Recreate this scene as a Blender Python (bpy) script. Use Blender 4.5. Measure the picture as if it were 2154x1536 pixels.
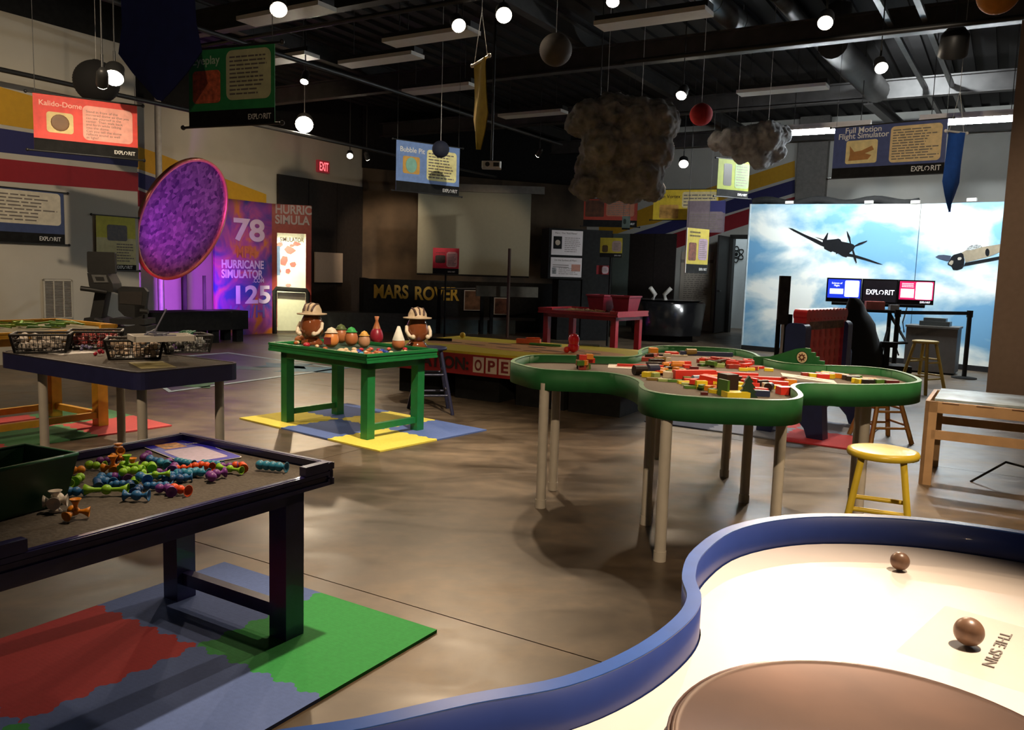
import bpy, math, random
from mathutils import Vector, Matrix
random.seed(7)
for o in list(bpy.data.objects): bpy.data.objects.remove(o, do_unlink=True)
scn = bpy.context.scene; col = scn.collection
# ---------------------------------------------------------------- camera
F, EYE = 1720.0, 1.35                      # focal length in pixels of a 2154 x 1536 frame, eye height in metres
PITCH, ROLL = math.atan(195/F), 0.031
_f = Vector((0, math.cos(PITCH), -math.sin(PITCH))); _r = Vector((1, 0, 0)); _u = _r.cross(_f)
RT = _r*math.cos(ROLL) + _u*math.sin(ROLL); UP = _u*math.cos(ROLL) - _r*math.sin(ROLL)
cam = bpy.data.objects.new('camera', bpy.data.cameras.new('camera')); col.objects.link(cam)
cam.data.sensor_fit = 'HORIZONTAL'; cam.data.sensor_width = 36; cam.data.lens = 36*F/2154
cam.data.clip_start = 0.05; cam.data.clip_end = 200
cam.matrix_world = Matrix(((RT.x, UP.x, -_f.x, 0), (RT.y, UP.y, -_f.y, 0), (RT.z, UP.z, -_f.z, EYE), (0, 0, 0, 1)))
scn.camera = cam
# ---------------------------------------------------------------- world, exposure
scn.view_settings.view_transform = 'Standard'; scn.view_settings.look = 'None'
scn.view_settings.exposure = 0.12; scn.view_settings.gamma = 1.0; scn.view_settings.use_curve_mapping = False
cy = scn.cycles; cy.max_bounces = 4; cy.diffuse_bounces = 2; cy.glossy_bounces = 3; cy.transmission_bounces = 3; cy.transparent_max_bounces = 6; cy.caustics_reflective = False; cy.caustics_refractive = False; cy.use_denoising = True
w = bpy.data.worlds.new('dim_hall'); scn.world = w; w.use_nodes = True
w.node_tree.nodes['Background'].inputs[0].default_value = (0.55, 0.5, 0.46, 1)
w.node_tree.nodes['Background'].inputs[1].default_value = 0.05
# ---------------------------------------------------------------- unseen spots without lamp bodies: a few read off shadows, most added as fill
WARM = (1.0, 0.74, 0.48)
def spot(name, loc, target, power, angle=50, blend=0.5, color=WARM, r=0.05):
    L = bpy.data.lights.new(name, 'SPOT'); L.energy = power; L.spot_size = math.radians(angle); L.spot_blend = blend
    L.color = color; L.shadow_soft_size = r
    o = bpy.data.objects.new(name, L); col.objects.link(o); o.location = loc
    o.rotation_euler = (Vector(target)-Vector(loc)).to_track_quat('-Z', 'Y').to_euler()
    return o
spot('unseen_spot', (1.75, 1.9, 3.9), (0.46, 1.38, 0.7), 1150, 32, 1.0, (1, .80, .61))      # over the white clover table
spot('unseen_spot', (-0.52, 3.0, 3.9), (-0.55, 2.7, 0), 470, 38, 0.9)                       # over the near play table
spot('unseen_spot', (-3.2, 2.6, 3.9), (-1.0, 2.6, 0.3), 8, 50, 0.8)
spot('unseen_spot', (-2.6, 1.2, 4.0), (-2.5, 5.4, 0.5), 380, 34, 0.7)
spot('unseen_spot', (2.6, 3.0, 3.9), (2.3, 4.6, 0.4), 420, 56, 0.8)
spot('unseen_spot', (0.3, 4.6, 3.9), (-1.2, 6.6, 0.3), 820, 44, 0.6, (1, .84, .64))         # onto the green table
spot('unseen_spot', (-4.6, 6.0, 3.9), (-2.9, 6.3, 0.2), 190, 50, 0.7)
spot('unseen_spot', (0.3, -1.2, 4.0), (1.2, 5.2, 0.4), 620, 34, 0.7)                       # from behind the camera
spot('unseen_spot', (-3.5, 5.0, 4.1), (-6.3, 10.4, 1.5), 560, 64, 0.8, (1, .80, .56))       # washes the left wall
spot('unseen_spot', (1.5, 4.0, 4.2), (4.9, 11.0, 3.1), 620, 20, 0.5, (1, .85, .66))
spot('unseen_spot', (-0.3, 5.0, 4.2), (-1.4, 12.8, 2.9), 1300, 12, 0.5, (1, .88, .70))
spot('unseen_spot', (-3.0, 12.0, 4.1), (-5.7, 17.3, 2.5), 260, 74, 1.0)                   # wash on the far left wall
spot('unseen_spot', (-0.8, 1.0, 4.2), (-2.2, 5.8, 2.8), 60, 26, 0.8)
spot('unseen_spot', (2.2, 3.4, 4.1), (6.6, 9.2, 1.4), 300, 34, 0.8)
spot('unseen_spot', (5.6, 12.4, 4.9), (8.9, 17.6, 3.4), 520, 80, 0.9, (.9, .97, 1))         # cool wash on the pale end wall
spot('unseen_spot', (3.6, 9.0, 4.3), (1.5, 13.4, .8), 200, 30, 0.8)                         # onto the red table
# ---------------------------------------------------------------- materials
MT = {}
def mat(name, c, rough=.5, metal=0., var=.12, scale=14., bump=0., emit=0., spec=.5, coat=0., alpha=1., trans=0., tex=None):
    if name in MT: return MT[name]
    m = bpy.data.materials.new(name); m.use_nodes = True; nt = m.node_tree; N = nt.nodes; L = nt.links
    b = N['Principled BSDF']; b.inputs['Roughness'].default_value = rough; b.inputs['Metallic'].default_value = metal
    b.inputs['Specular IOR Level'].default_value = spec; b.inputs['Coat Weight'].default_value = coat
    b.inputs['Alpha'].default_value = alpha; b.inputs['Transmission Weight'].default_value = trans
    tc = N.new('ShaderNodeTexCoord'); nz = N.new('ShaderNodeTexNoise'); nz.inputs['Scale'].default_value = scale; nz.inputs['Detail'].default_value = 4
    L.new(tc.outputs['Object'], nz.inputs['Vector'])
    rp = N.new('ShaderNodeValToRGB'); e = rp.color_ramp.elements
    e[0].position = .3; e[1].position = .7
    e[0].color = tuple(x*(1-var) for x in c)+(1,); e[1].color = tuple(min(1, x*(1+var)) for x in c)+(1,)
    L.new(nz.outputs['Fac'], rp.inputs['Fac']); L.new(rp.outputs['Color'], b.inputs['Base Color'])
    if bump:
        bp = N.new('ShaderNodeBump'); bp.inputs['Strength'].default_value = bump; bp.inputs['Distance'].default_value = .01
        L.new(nz.outputs['Fac'], bp.inputs['Height']); L.new(bp.outputs['Normal'], b.inputs['Normal'])
    if emit:
        L.new(rp.outputs['Color'], b.inputs['Emission Color']); b.inputs['Emission Strength'].default_value = emit
    MT[name] = m; return m
def srgb(h):
    h = h.lstrip('#'); v = [int(h[i:i+2], 16)/255 for i in (0, 2, 4)]
    return tuple(x/12.92 if x <= .04045 else ((x+.055)/1.055)**2.4 for x in v)
def col_mat(h, rough=.5, **k): return mat('paint_%s_%d' % (h, int(rough*100)), srgb(h), rough, **k)
# ---------------------------------------------------------------- survey helpers: photograph pixel -> point in the hall
def ray(x, y): return _f + RT*((x-1077)/F) - UP*((y-768)/F)
def fl(x, y, z=0.): d = ray(x, y); return Vector((0, 0, EYE)) + d*((z-EYE)/d.z)
def at(x, y, Y): d = ray(x, y); return Vector((0, 0, EYE)) + d*(Y/d.y)
def on(x, y, p, n): d = ray(x, y); c = Vector((0, 0, EYE)); return c + d*((Vector(p)-c).dot(n)/d.dot(n))
A2 = Vector((-.857, .515, 0)); B2 = Vector((.515, .857, 0))     # the two directions the building runs in
def ab(a, b, z=0.): return A2*a + B2*b + Vector((0, 0, z))
AZ = math.atan2(A2.y, A2.x); BZ = math.atan2(B2.y, B2.x)
# ---------------------------------------------------------------- mesh builder
class MB:
    def __init__(s): s.v = []; s.f = []; s.sm = []
    def add(s, vs, fs, smooth=False):
        k = len(s.v); s.v += [tuple(v) for v in vs]; s.f += [tuple(i+k for i in f) for f in fs]; s.sm += [smooth]*len(fs); return s
    def box(s, c, d, rz=0., M=None):
        x, y, z = (t/2 for t in d); c = Vector(c)
        vs = [Vector((i*x, j*y, k*z)) for k in (-1, 1) for j in (-1, 1) for i in (-1, 1)]
        R = Matrix.Rotation(rz, 3, 'Z') if M is None else M
        return s.add([R @ v + c for v in vs], [(0, 2, 3, 1), (4, 5, 7, 6), (0, 1, 5, 4), (2, 6, 7, 3), (0, 4, 6, 2), (1, 3, 7, 5)])
    def b2(s, p0, p1): return s.box([(a+b)/2 for a, b in zip(p0, p1)], [abs(b-a) for a, b in zip(p0, p1)])
    def frust(s, c, d0, d1, h):                        # tapered box, base d0 at c, top d1 at c+h
        c = Vector(c); vs = [c+Vector((i*d[0]/2, j*d[1]/2, z)) for d, z in ((d0, 0), (d1, h)) for j in (-1, 1) for i in (-1, 1)]
        return s.add(vs, [(0, 2, 3, 1), (4, 5, 7, 6), (0, 1, 5, 4), (2, 6, 7, 3), (0, 4, 6, 2), (1, 3, 7, 5)])
    def prism(s, poly, z0, z1, fn=None):               # polygon in xy, extruded in z (fn maps xyz)
        n = len(poly); vs = [Vector((x, y, z)) for z in (z0, z1) for x, y in poly]
        if fn: vs = [fn(*v) for v in vs]
        return s.add(vs, [tuple(range(n))[::-1], tuple(range(n, 2*n))] + [(i, (i+1) % n, n+(i+1) % n, n+i) for i in range(n)])
    def slab(s, poly, y0, y1): return s.prism(poly, y0, y1, lambda a, b, c: Vector((a, c, b)))     # polygon in xz, thickness in y
    def cyl(s, p0, p1, r0, r1=None, n=12, cap=True):
        r1 = r0 if r1 is None else r1; p0 = Vector(p0); p1 = Vector(p1); q = (p1-p0).to_track_quat('Z', 'Y')
        vs = [p+q @ Vector((r*math.cos(6.28319*i/n), r*math.sin(6.28319*i/n), 0)) for p, r in ((p0, r0), (p1, r1)) for i in range(n)]
        s.add(vs, [(i, (i+1) % n, n+(i+1) % n, n+i) for i in range(n)], True)
        if cap: s.add(vs, [tuple(range(n))[::-1], tuple(range(n, 2*n))])
        return s
    def lathe(s, prof, c=(0, 0, 0), n=16, M=None, sx=1., sy=1.):
        c = Vector(c); R = M or Matrix.Identity(3); m = len(prof)
        vs = [R @ Vector((r*math.cos(6.28319*i/n)*sx, r*math.sin(6.28319*i/n)*sy, z)) + c for r, z in prof for i in range(n)]
        fs = [(j*n+i, j*n+(i+1) % n, (j+1)*n+(i+1) % n, (j+1)*n+i) for j in range(m-1) for i in range(n)]
        s.add(vs, fs, True)
        if prof[0][0] > 1e-6: s.add(vs[:n], [tuple(range(n))[::-1]])
        if prof[-1][0] > 1e-6: s.add(vs[-n:], [tuple(range(n))])
        return s
    def sph(s, c, r, n=14, k=8, sc=(1, 1, 1)):
        return s.lathe([(r*math.sin(math.pi*j/k)*(1 if 0 < j < k else 0), -r*math.cos(math.pi*j/k)*sc[2]) for j in range(k+1)], c, n, None, sc[0], sc[1])
    def tube(s, pts, r, n=8):
        pts = [Vector(p) for p in pts]
        ring = []
        for i, p in enumerate(pts):
            t = (pts[min(i+1, len(pts)-1)]-pts[max(i-1, 0)]); q = t.to_track_quat('Z', 'Y')
            ring += [p+q @ Vector((r*math.cos(6.28319*j/n), r*math.sin(6.28319*j/n), 0)) for j in range(n)]
        m = len(pts)
        s.add(ring, [(i*n+j, i*n+(j+1) % n, (i+1)*n+(j+1) % n, (i+1)*n+j) for i in range(m-1) for j in range(n)], True)
        return s.add(ring, [tuple(range(n))[::-1], tuple(range((m-1)*n, m*n))])
    def wallrib(s, pts, z0, z1, t, closed=True):       # upright band of thickness t along a plan curve, inner side offset
        n = len(pts); P = [Vector((p[0], p[1], 0)) for p in pts]; off = []
        for i in range(n):
            a = P[(i-1) % n] if closed or i > 0 else P[i]; b = P[(i+1) % n] if closed or i < n-1 else P[i]
            d = (b-a).normalized(); off.append(Vector((-d.y, d.x, 0)))
        o = P; q = [p+k*t for p, k in zip(P, off)]
        vs = [Vector((p.x, p.y, z)) for ring, z in ((o, z0), (o, z1), (q, z1), (q, z0)) for p in ring]
        m = n if closed else n-1
        fs = [(k*n+i, k*n+(i+1) % n, ((k+1) % 4)*n+(i+1) % n, ((k+1) % 4)*n+i) for k in range(4) for i in range(m)]
        sm = [k in (0, 2) for k in range(4) for i in range(m)]
        k0 = len(s.v); s.add(vs, fs); s.sm[-len(fs):] = sm; return s
    def mesh(s, name, m):
        me = bpy.data.meshes.new(name); me.from_pydata(s.v, [], s.f); me.polygons.foreach_set('use_smooth', s.sm)
        me.materials.append(m); me.update(); return me
    def build(s, name, m, parent=None, **k):
        o = bpy.data.objects.new(name, s.mesh(name, m)); col.objects.link(o); o.parent = parent
        if k: tag(o, **k)
        return o
def tag(o, label=None, cat=None, group=None, kind=None):
    if label: o['label'] = label
    if cat: o['category'] = cat
    if group: o['group'] = group
    if kind: o['kind'] = kind
    return o
def thing(name, label, cat, loc=(0, 0, 0), rz=0., group=None, M=None):
    o = bpy.data.objects.new(name, None); col.objects.link(o); o.empty_display_size = .1
    if M is not None: o.matrix_world = M
    else: o.location = loc; o.rotation_euler = (0, 0, rz)
    return tag(o, label, cat, group)
def copy_tree(o, parent=None):
    c = o.copy(); col.objects.link(c); c.parent = parent
    for ch in list(o.children): copy_tree(ch, c)
    return c
def frame2(P0, P1, z=None):          # upright frame: x from P0 to P1, z up, front face looks to -y
    P0 = Vector(P0); X = Vector(P1)-P0; X.z = 0; X.normalize(); Y = Vector((0, 0, 1)).cross(X)
    if z is not None: P0.z = z
    return Matrix(((X.x, Y.x, 0, P0.x), (X.y, Y.y, 0, P0.y), (0, 0, 1, P0.z), (0, 0, 0, 1)))
FIT = []
def text(s, parent, x, y, z, m, width=None, height=None, size=.1, align='LEFT', bold=.0, rot=(math.pi/2, 0, 0), name='lettering', sp=1.0):
    c = bpy.data.curves.new(name, 'FONT'); c.body = s; c.size = size; c.align_x = align; c.offset = bold*size; c.extrude = .0008; c.space_line = sp
    c.materials.append(m); o = bpy.data.objects.new(name, c); col.objects.link(o); o.parent = parent; o.location = (x, y, z); o.rotation_euler = rot
    if width or height: FIT.append((o, width, height))
    return o
def rrect(x0, z0, x1, z1, r, n=5):
    pts = []
    for cx, cz, a0 in ((x1-r, z0+r, -90), (x1-r, z1-r, 0), (x0+r, z1-r, 90), (x0+r, z0+r, 180)):
        pts += [(cx+r*math.cos(math.radians(a0+90*i/n)), cz+r*math.sin(math.radians(a0+90*i/n))) for i in range(n+1)]
    return pts
def spline(pts, k=6):                # closed Catmull-Rom
    n = len(pts); out = []
    for i in range(n):
        p0, p1, p2, p3 = (Vector(pts[(i+j) % n]) for j in (-1, 0, 1, 2))
        for t in (j/k for j in range(k)):
            q = .5*((2*p1)+(p2-p0)*t+(2*p0-5*p1+4*p2-p3)*t*t+(3*p1-p0-3*p2+p3)*t**3); out.append((q.x, q.y))
    return out
# ================================================================ THE HALL
M_WALL = mat('wall_paint_warm_white', (.50, .47, .40), .8, var=.04, scale=3)
M_BLK = mat('black_paint', (.010, .010, .010), .85, var=.3, spec=.2)
M_CEIL = mat('ceiling_black', (.020, .018, .018), .8, var=.25, scale=2)
M_STEEL = mat('dark_steel', (.055, .052, .05), .5, .2, var=.25, scale=5)
M_GALV = mat('galvanised_steel', (.16, .16, .16), .4, .6, var=.2, scale=6)
def concrete():
    m = bpy.data.materials.new('polished_concrete'); m.use_nodes = True; nt = m.node_tree; N = nt.nodes; L = nt.links; b = N['Principled BSDF']
    g = N.new('ShaderNodeNewGeometry'); n1 = N.new('ShaderNodeTexNoise'); n1.inputs['Scale'].default_value = 1.3; n1.inputs['Detail'].default_value = 7; n1.inputs['Roughness'].default_value = .62; n1.inputs['Distortion'].default_value = .8
    n2 = N.new('ShaderNodeTexNoise'); n2.inputs['Scale'].default_value = 9; n2.inputs['Detail'].default_value = 6
    mp = N.new('ShaderNodeMapping'); mp.inputs['Rotation'].default_value = (0, 0, .5); mp.inputs['Scale'].default_value = (1, 2.2, 1)
    L.new(g.outputs['Position'], mp.inputs['Vector']); L.new(mp.outputs[0], n1.inputs['Vector']); L.new(g.outputs['Position'], n2.inputs['Vector'])
    mx = N.new('ShaderNodeMath'); mx.operation = 'MULTIPLY_ADD'; mx.inputs[1].default_value = .35; L.new(n2.outputs['Fac'], mx.inputs[0]); L.new(n1.outputs['Fac'], mx.inputs[2])
    rp = N.new('ShaderNodeValToRGB'); e = rp.color_ramp.elements; e[0].position = .42; e[1].position = .92
    e[0].color = (.044, .031, .019, 1); e[1].color = (.185, .130, .080, 1); rp.color_ramp.elements.new(.64).color = (.088, .063, .040, 1)
    L.new(mx.outputs[0], rp.inputs['Fac']); L.new(rp.outputs['Color'], b.inputs['Base Color'])
    rr = N.new('ShaderNodeMapRange'); rr.inputs['From Min'].default_value = .3; rr.inputs['From Max'].default_value = .7; rr.inputs['To Min'].default_value = .30; rr.inputs['To Max'].default_value = .52
    L.new(n1.outputs['Fac'], rr.inputs['Value']); L.new(rr.outputs[0], b.inputs['Roughness'])
    bp = N.new('ShaderNodeBump'); bp.inputs['Strength'].default_value = .06; L.new(n2.outputs['Fac'], bp.inputs['Height']); L.new(bp.outputs[0], b.inputs['Normal'])
    return m
M_CONC = concrete()
floor = MB().box((0, 11, -.13), (34, 36, .1)).build('floor', mat('floor_joint_dark', (.03, .024, .02), .9), label='brown polished concrete floor of the exhibit hall', kind='structure')
# slabs between saw-cut joints, laid along the building's own directions
SL = 4.3; slab_me = {}
jb = B2.dot(Vector((-.74, 3.39, 0)))
for i in range(-3, 6):
    for j in range(-1, 7):
        c = ab(i*SL+1.9, jb+(j-.5)*SL, -.04)
        if -14 < c.x < 14 and -4 < c.y < 29:
            if 's' not in slab_me: slab_me['s'] = MB().box((0, 0, 0), (SL-.007, SL-.007, .08)).mesh('concrete_slab', M_CONC)
            o = bpy.data.objects.new('concrete_slab', slab_me['s']); col.objects.link(o); o.location = c; o.rotation_euler = (0, 0, AZ); o.parent = floor
# ---- ceiling deck, corrugated
mb = MB(); na = 150
for i in range(na):
    a = -8+i*.17; h = .05 if i % 2 else 0
    vs = [ab(a, -4, 5.2+h), ab(a+.17, -4, 5.2+h), ab(a+.17, 29, 5.2+h), ab(a, 29, 5.2+h)]
    mb.add(vs, [(0, 1, 2, 3)])
    vs = [ab(a, -4, 5.2), ab(a, 29, 5.2), ab(a, 29, 5.25), ab(a, -4, 5.25)]; mb.add(vs, [(0, 1, 2, 3)])
mb.build('ceiling', M_CEIL, label='black corrugated metal roof deck of the hall', kind='structure')
def beam(name, p0, p1, w_, h_, m, label, group=None):   # I-beam between two points (z = bottom)
    p0 = Vector(p0); p1 = Vector(p1); d = p1-p0; L_ = d.length; rz = math.atan2(d.y, d.x); c = (p0+p1)/2
    m_ = MB().box((0, 0, .02), (L_, w_, .025)).box((0, 0, h_-.02), (L_, w_, .025)).box((0, 0, h_/2), (L_, .02, h_-.04))
    o = m_.build(name, m, label=label, group=group, kind='structure'); o.location = c; o.rotation_euler = (0, 0, rz); return o
BEAMAT = ('over the near tables', 'over the green table', 'over the grey clouds', 'before the pale end wall', 'at the back over the rover arena')
for k, b in enumerate((3.95, 7.87, 11.8, 15.72, 19.6)):
    beam('ceiling_beam', ab(-6, b, 4.5), ab(15.5 if b > 8 else 12, b, 4.5), .16, .34, M_STEEL, 'dark steel roof beam running across the hall '+BEAMAT[k], 'cross beams')
for k, a in enumerate((-1.2, 6.0, 10.45)):
    beam('ceiling_joist', ab(a, 0, 4.86), ab(a, 24, 4.86), .14, .28, M_STEEL, 'dark steel roof joist running away from the camera '+('at the right', 'over the big cloud', 'over the dome')[k], 'long joists')
# double strut and conduits on the right
for k, (a, z) in enumerate(((1.75, 4.62), (1.35, 4.62))):
    beam('ceiling_strut', ab(a, 4, z), ab(a-.35, 20, z), .07, .07, M_GALV, 'thin galvanised strut under the roof deck, %s of the pair' % ('left one', 'right one')[k], 'struts')
mb = MB().cyl(ab(3.95, 6, 5.02), ab(3.6, 13.2, 5.02), .165, n=20)
for b in range(7, 13): mb.cyl(ab(3.95-.0486*(b-6), b, 5.02), ab(3.948-.0486*(b-6), b+.05, 5.02), .172, n=20)
mb.build('air_duct', M_GALV, label='round spiral air duct hanging under the roof deck', cat='duct')
mb = MB().cyl(ab(3.05, 6, 5.03), ab(2.9, 11.0, 5.03), .10, n=12).cyl(ab(2.89, 11.15, 5.03), ab(2.75, 17, 5.03), .10, n=12)
mb.build('ceiling_pipe', M_GALV, label='straight grey pipe beside the spiral duct under the roof', cat='pipe')
mb = MB().cyl(ab(2.35, 12.2, 4.6), ab(2.2, 15.4, 4.6), .2, n=16).cyl(ab(2.35, 12.5, 4.6), ab(2.35, 12.5, 5.2), .16, n=16)
mb.build('air_duct', M_STEEL, label='short dark branch duct behind the small grey cloud', cat='duct')
# angled braces near the right wall
for k, (a, b0, b1) in enumerate(((-1.0, 15.8, 18.6), (-2.6, 15.6, 18.4), (2.4, 15.9, 18.8))):
    beam('ceiling_joist', ab(a, b0, 4.55), ab(a-.2, b1, 4.4), .16, .2, M_STEEL, 'short dark roof brace running to the pale end wall '+('by the banner', 'at the right edge', 'by the small cloud')[k], 'end braces')
# ---- walls
def wall(name, p0, p1, z0, z1, m, label, t=.15):
    p0 = Vector(p0); p1 = Vector(p1); M = frame2(p0, p1, 0); L_ = (Vector((p1.x, p1.y, 0))-Vector((p0.x, p0.y, 0))).length
    o = MB().b2((0, 0, z0), (L_, t, z1)).build(name, m, label=label, kind='structure'); o.matrix_world = M; return o
CL = at(291, 480, 11.8); CL.z = 0                      # outer corner of the nearer left wall
WL0 = CL-B2*9
wall_left = wall('wall_left', WL0, CL, 0, 4.3, M_WALL, 'pale left wall with painted stripes behind the exercise bike')
wall('wall_left_upper', WL0, CL, 4.3, 5.2, M_BLK, 'black painted upper part of the left wall')
MB().b2((0, 0, 0), (2.95, .15, 5.2)).build('wall_left_return', M_WALL, label='end of the nearer left wall', kind='structure').matrix_world = frame2(CL+A2*2.95-B2*.16, CL-B2*.16)
W20 = Vector((-6.86, 15, 0))-B2*3; W21 = Vector((-6.86, 15, 0))+B2*12
wall_back = wall('wall_back_left', W20, W21, 0, 4.25, M_WALL, 'pale far left wall with stripes behind the mirrored dome')
wall('wall_back_left_upper', W20, W21, 4.25, 5.2, M_BLK, 'black painted upper part of the far left wall')
RW = Vector((5.2, 21, 0)); XR = -A2                # far right wall runs along -A
R0 = RW-XR*9; R1 = RW+XR*11
# openings: the door at 1530..1577 px
dL = on(1531, 600, RW, B2); dR = on(1576, 600, RW, B2)
sL = (dL-R0).dot(XR); sR = (dR-R0).dot(XR); LW = (R1-R0).length
M_WALLR = mat('wall_paint_right', (.52, .52, .48), .8, var=.04, scale=3)
wall_right = MB().b2((0, 0, 0), (sL, .15, 5.2)).b2((sR, 0, 0), (LW, .15, 5.2)).b2((sL, 0, 2.44), (sR, .15, 5.2)).build('wall_right', M_WALLR, label='pale far right wall with diagonal stripes and a doorway', kind='structure')
wall_right.matrix_world = frame2(R0, R1)
def stripe(par, p, n, pts, h, m):
    """a painted stripe on a wall: a 2 mm coat that lies on the wall's face"""
    vs = [on(x, y, p, n) for x, y in pts]; n = Vector(n); c = Vector((0, 0, EYE))
    s_ = 1 if (c-vs[0]).dot(n) > 0 else -1
    k = len(vs); q = [v+n*s_*.004 for v in vs]; r = [v+n*s_*.0005 for v in vs]
    o = MB().add(q+r, [tuple(range(k)), tuple(range(k, 2*k))[::-1]]+[(i, (i+1) % k, k+(i+1) % k, k+i) for i in range(k)]).build('stripe', m)
    o.parent = par; o.matrix_parent_inverse = par.matrix_world.inverted(); return o
M_SY = mat('stripe_yellow', srgb('#c8981e'), .7, var=.05); M_SB = mat('stripe_navy', srgb('#25265c'), .7, var=.05); M_SR = mat('stripe_red', srgb('#8f1420'), .7, var=.05)
for (l0, l1, r0, r1, m) in ((198, 270, 265, 308, M_SY), (278, 326, 314, 352, M_SB), (339, 385, 364, 403, M_SR)):
    e = lambda a, b, x: a+(b-a)*(x-54)/(291-54)
    stripe(wall_left, CL, A2, [(-330, e(l0, r0, -330)), (290.5, r0), (290.5, r1), (-330, e(l1, r1, -330))], 0, m)
P2w = Vector((-6.86, 15, 0))
stripe(wall_back, P2w, A2, [(275, 303), (339, 325), (560, 409), (560, 446), (478, 423), (339, 372), (275, 350)], 0, M_SY)
stripe(wall_back, P2w, A2, [(275, 357), (339, 378), (560, 458), (560, 490), (339, 412), (275, 388)], 0, M_SB)
stripe(wall_back, P2w, A2, [(275, 394), (339, 418), (560, 497), (560, 530), (339, 447), (275, 430)], 0, M_SR)
stripe(wall_right, RW, B2, [(1260, 476), (1344, 442), (1375, 430), (1574, 370), (1672, 338), (1672, 372), (1574, 402), (1375, 471), (1344, 476), (1260, 505)], 0, M_SY)
stripe(wall_right, RW, B2, [(1260, 515), (1375, 478), (1527, 424), (1574, 408), (1672, 378), (1672, 406), (1574, 436), (1527, 450), (1375, 500), (1260, 540)], 0, M_SB)
stripe(wall_right, RW, B2, [(1400, 497), (1527, 455), (1574, 440), (1672, 414), (1672, 440), (1574, 472), (1527, 487), (1400, 530)], 0, M_SR)
# pilaster strip by the sky backdrop, wall shade put into its darker grey
p = on(1667, 560, RW, B2); q = on(1731, 560, RW, B2)
o = MB().b2((0, -.25, 0), ((q-p).length*.95, .0, 5.2)).build('pillar', mat('pilaster_shade_grey', (.20, .19, .175), .8), label='pilaster coloured grey for shade on the far right wall beside the sky backdrop', kind='structure'); o.matrix_world = frame2(p, q, 0)
# dark tall panel doors on the far left wall (px 580-760)
p = on(581, 500, P2w, A2); q = on(759, 500, P2w, A2); zt = on(581, 366, P2w, A2).z
M_DK = mat('dark_brown_panel', (.022, .016, .013), .6, var=.25)
o = thing('panel_door', 'tall dark brown folding panel doors in the far left wall', 'door', M=frame2(p, q, 0)); L_ = (q-p).length
for k in range(3):
    MB().b2((L_*k/3+.01, -.06, 0), (L_*(k+1)/3-.01, -.005, zt)).build('panel', M_DK, o)
# back wall of the rover arena: brown painted curtain wall
M_BR = mat('mars_backdrop_brown', (.085, .058, .036), .85, var=.75, scale=.9)
wall('wall_back', (-3.75, 20.15, 0), (-0.4, 21.9, 0), 0, 4.4, M_BR, 'mottled brown backdrop wall behind the projector screen')
wall('wall_back_right', (-0.4, 21.9, 0), (1.95, 22.9, 0), 0, 4.4, M_BR, 'mottled brown backdrop wall right of the projector screen')
wall('wall_back_upper', (-3.75, 20.1, 0), (1.95, 22.85, 0), 3.75, 5.2, M_BLK, 'black upper wall above the brown backdrop')
# dark panelled stretch behind the funnel tub and yellow sign (px 1230-1425), with pale glazed door
p = on(1222, 560, RW, B2); q = on(1428, 560, RW, B2)
zt = on(1330, 492, RW, B2).z
o = thing('door_pair', 'dark brown doors with a pale glazed leaf behind the black funnel tub', 'door', M=frame2(p, q, 0)); L_ = (q-p).length
for a, b in ((0, .34), (.51, .76), (.76, .97)): MB().b2((L_*a+.005, -.05, 0), (L_*b-.005, -.004, zt)).build('door_leaf', M_DK, o)
MB().b2((L_*.34, -.05, 0), (L_*.51, -.02, zt-.15)).b2((L_*.34, -.06, zt-.15), (L_*.51, -.004, zt)).build('door_leaf', mat('frosted_glass_grey_green', (.20, .25, .23), .35, var=.05), o)
# white panel with small writing between the doors (px 1428-1505)
p = on(1431, 600, RW, B2); q = on(1498, 600, RW, B2); z0 = on(1460, 690, RW, B2).z; z1 = on(1460, 530, RW, B2).z
o = thing('text_board', 'tall white wall board covered with lines of small handwriting', 'board', M=frame2(p, q, 0)); L_ = (q-p).length
MB().b2((0, -.03, .25), (L_, -.003, z1)).build('board', mat('board_cream', (.62, .55, .46), .7, var=.03), o)
mb = MB()
for k in range(24):
    zz = .35+k*(z1-.75)/24; x = .1
    while x < L_-.2:
        d = random.uniform(.04, .14); mb.b2((x, -.0325, zz), (min(x+d, L_-.1), -.0305, zz+.018)); x += d+.03
mb.b2((.0, -.034, z1-.28), (L_, -.0305, z1-.2))
mb.build('writing', mat('faint_ink', (.30, .26, .22), .8), o, kind='stuff')
# ---- doorway with an open dark leaf and a lit white room beyond
MF = mat('door_frame_dark', (.03, .028, .026), .5)
o = thing('door_1', 'dark door frame with its leaf swung open on a white room', 'door', M=frame2(dL, dR, 0)); o['kind'] = 'structure'; L_ = (dR-dL).length
MB().b2((0, -.06, 0), (.09, .16, 2.44)).b2((L_-.09, -.06, 0), (L_, .16, 2.44)).b2((0, -.06, 2.36), (L_, .16, 2.46)).build('door_frame', MF, o)
le = at(1506, 600, dL.y-.80); MLf = o.matrix_world.inverted() @ frame2((le.x, le.y, 0), (dL.x, dL.y, 0)); LL = Vector((le.x-dL.x, le.y-dL.y)).length
lf = MB().b2((0, -.02, .02), (LL-.03, .02, 2.4)).build('door_leaf', MF, o); lf.matrix_local = MLf
MB().cyl((.08, -.02, 1.05), (.08, -.07, 1.05), .012).cyl((.08, -.07, 1.05), (.2, -.07, 1.05), .012).build('handle', M_GALV, lf)
c = (dL+dR)/2+B2*1.9
ow = MB().b2((-2.2, 0, 0), (2.2, .1, 3)).build('wall_beyond', mat('white_room_paint', (.72, .78, .80), .7, var=.02), label='white wall of the lit room seen through the doorway', kind='structure'); ow.matrix_world = frame2(c-XR*1, c+XR*1, 0)@Matrix.Translation((1, 0, 0))
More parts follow.
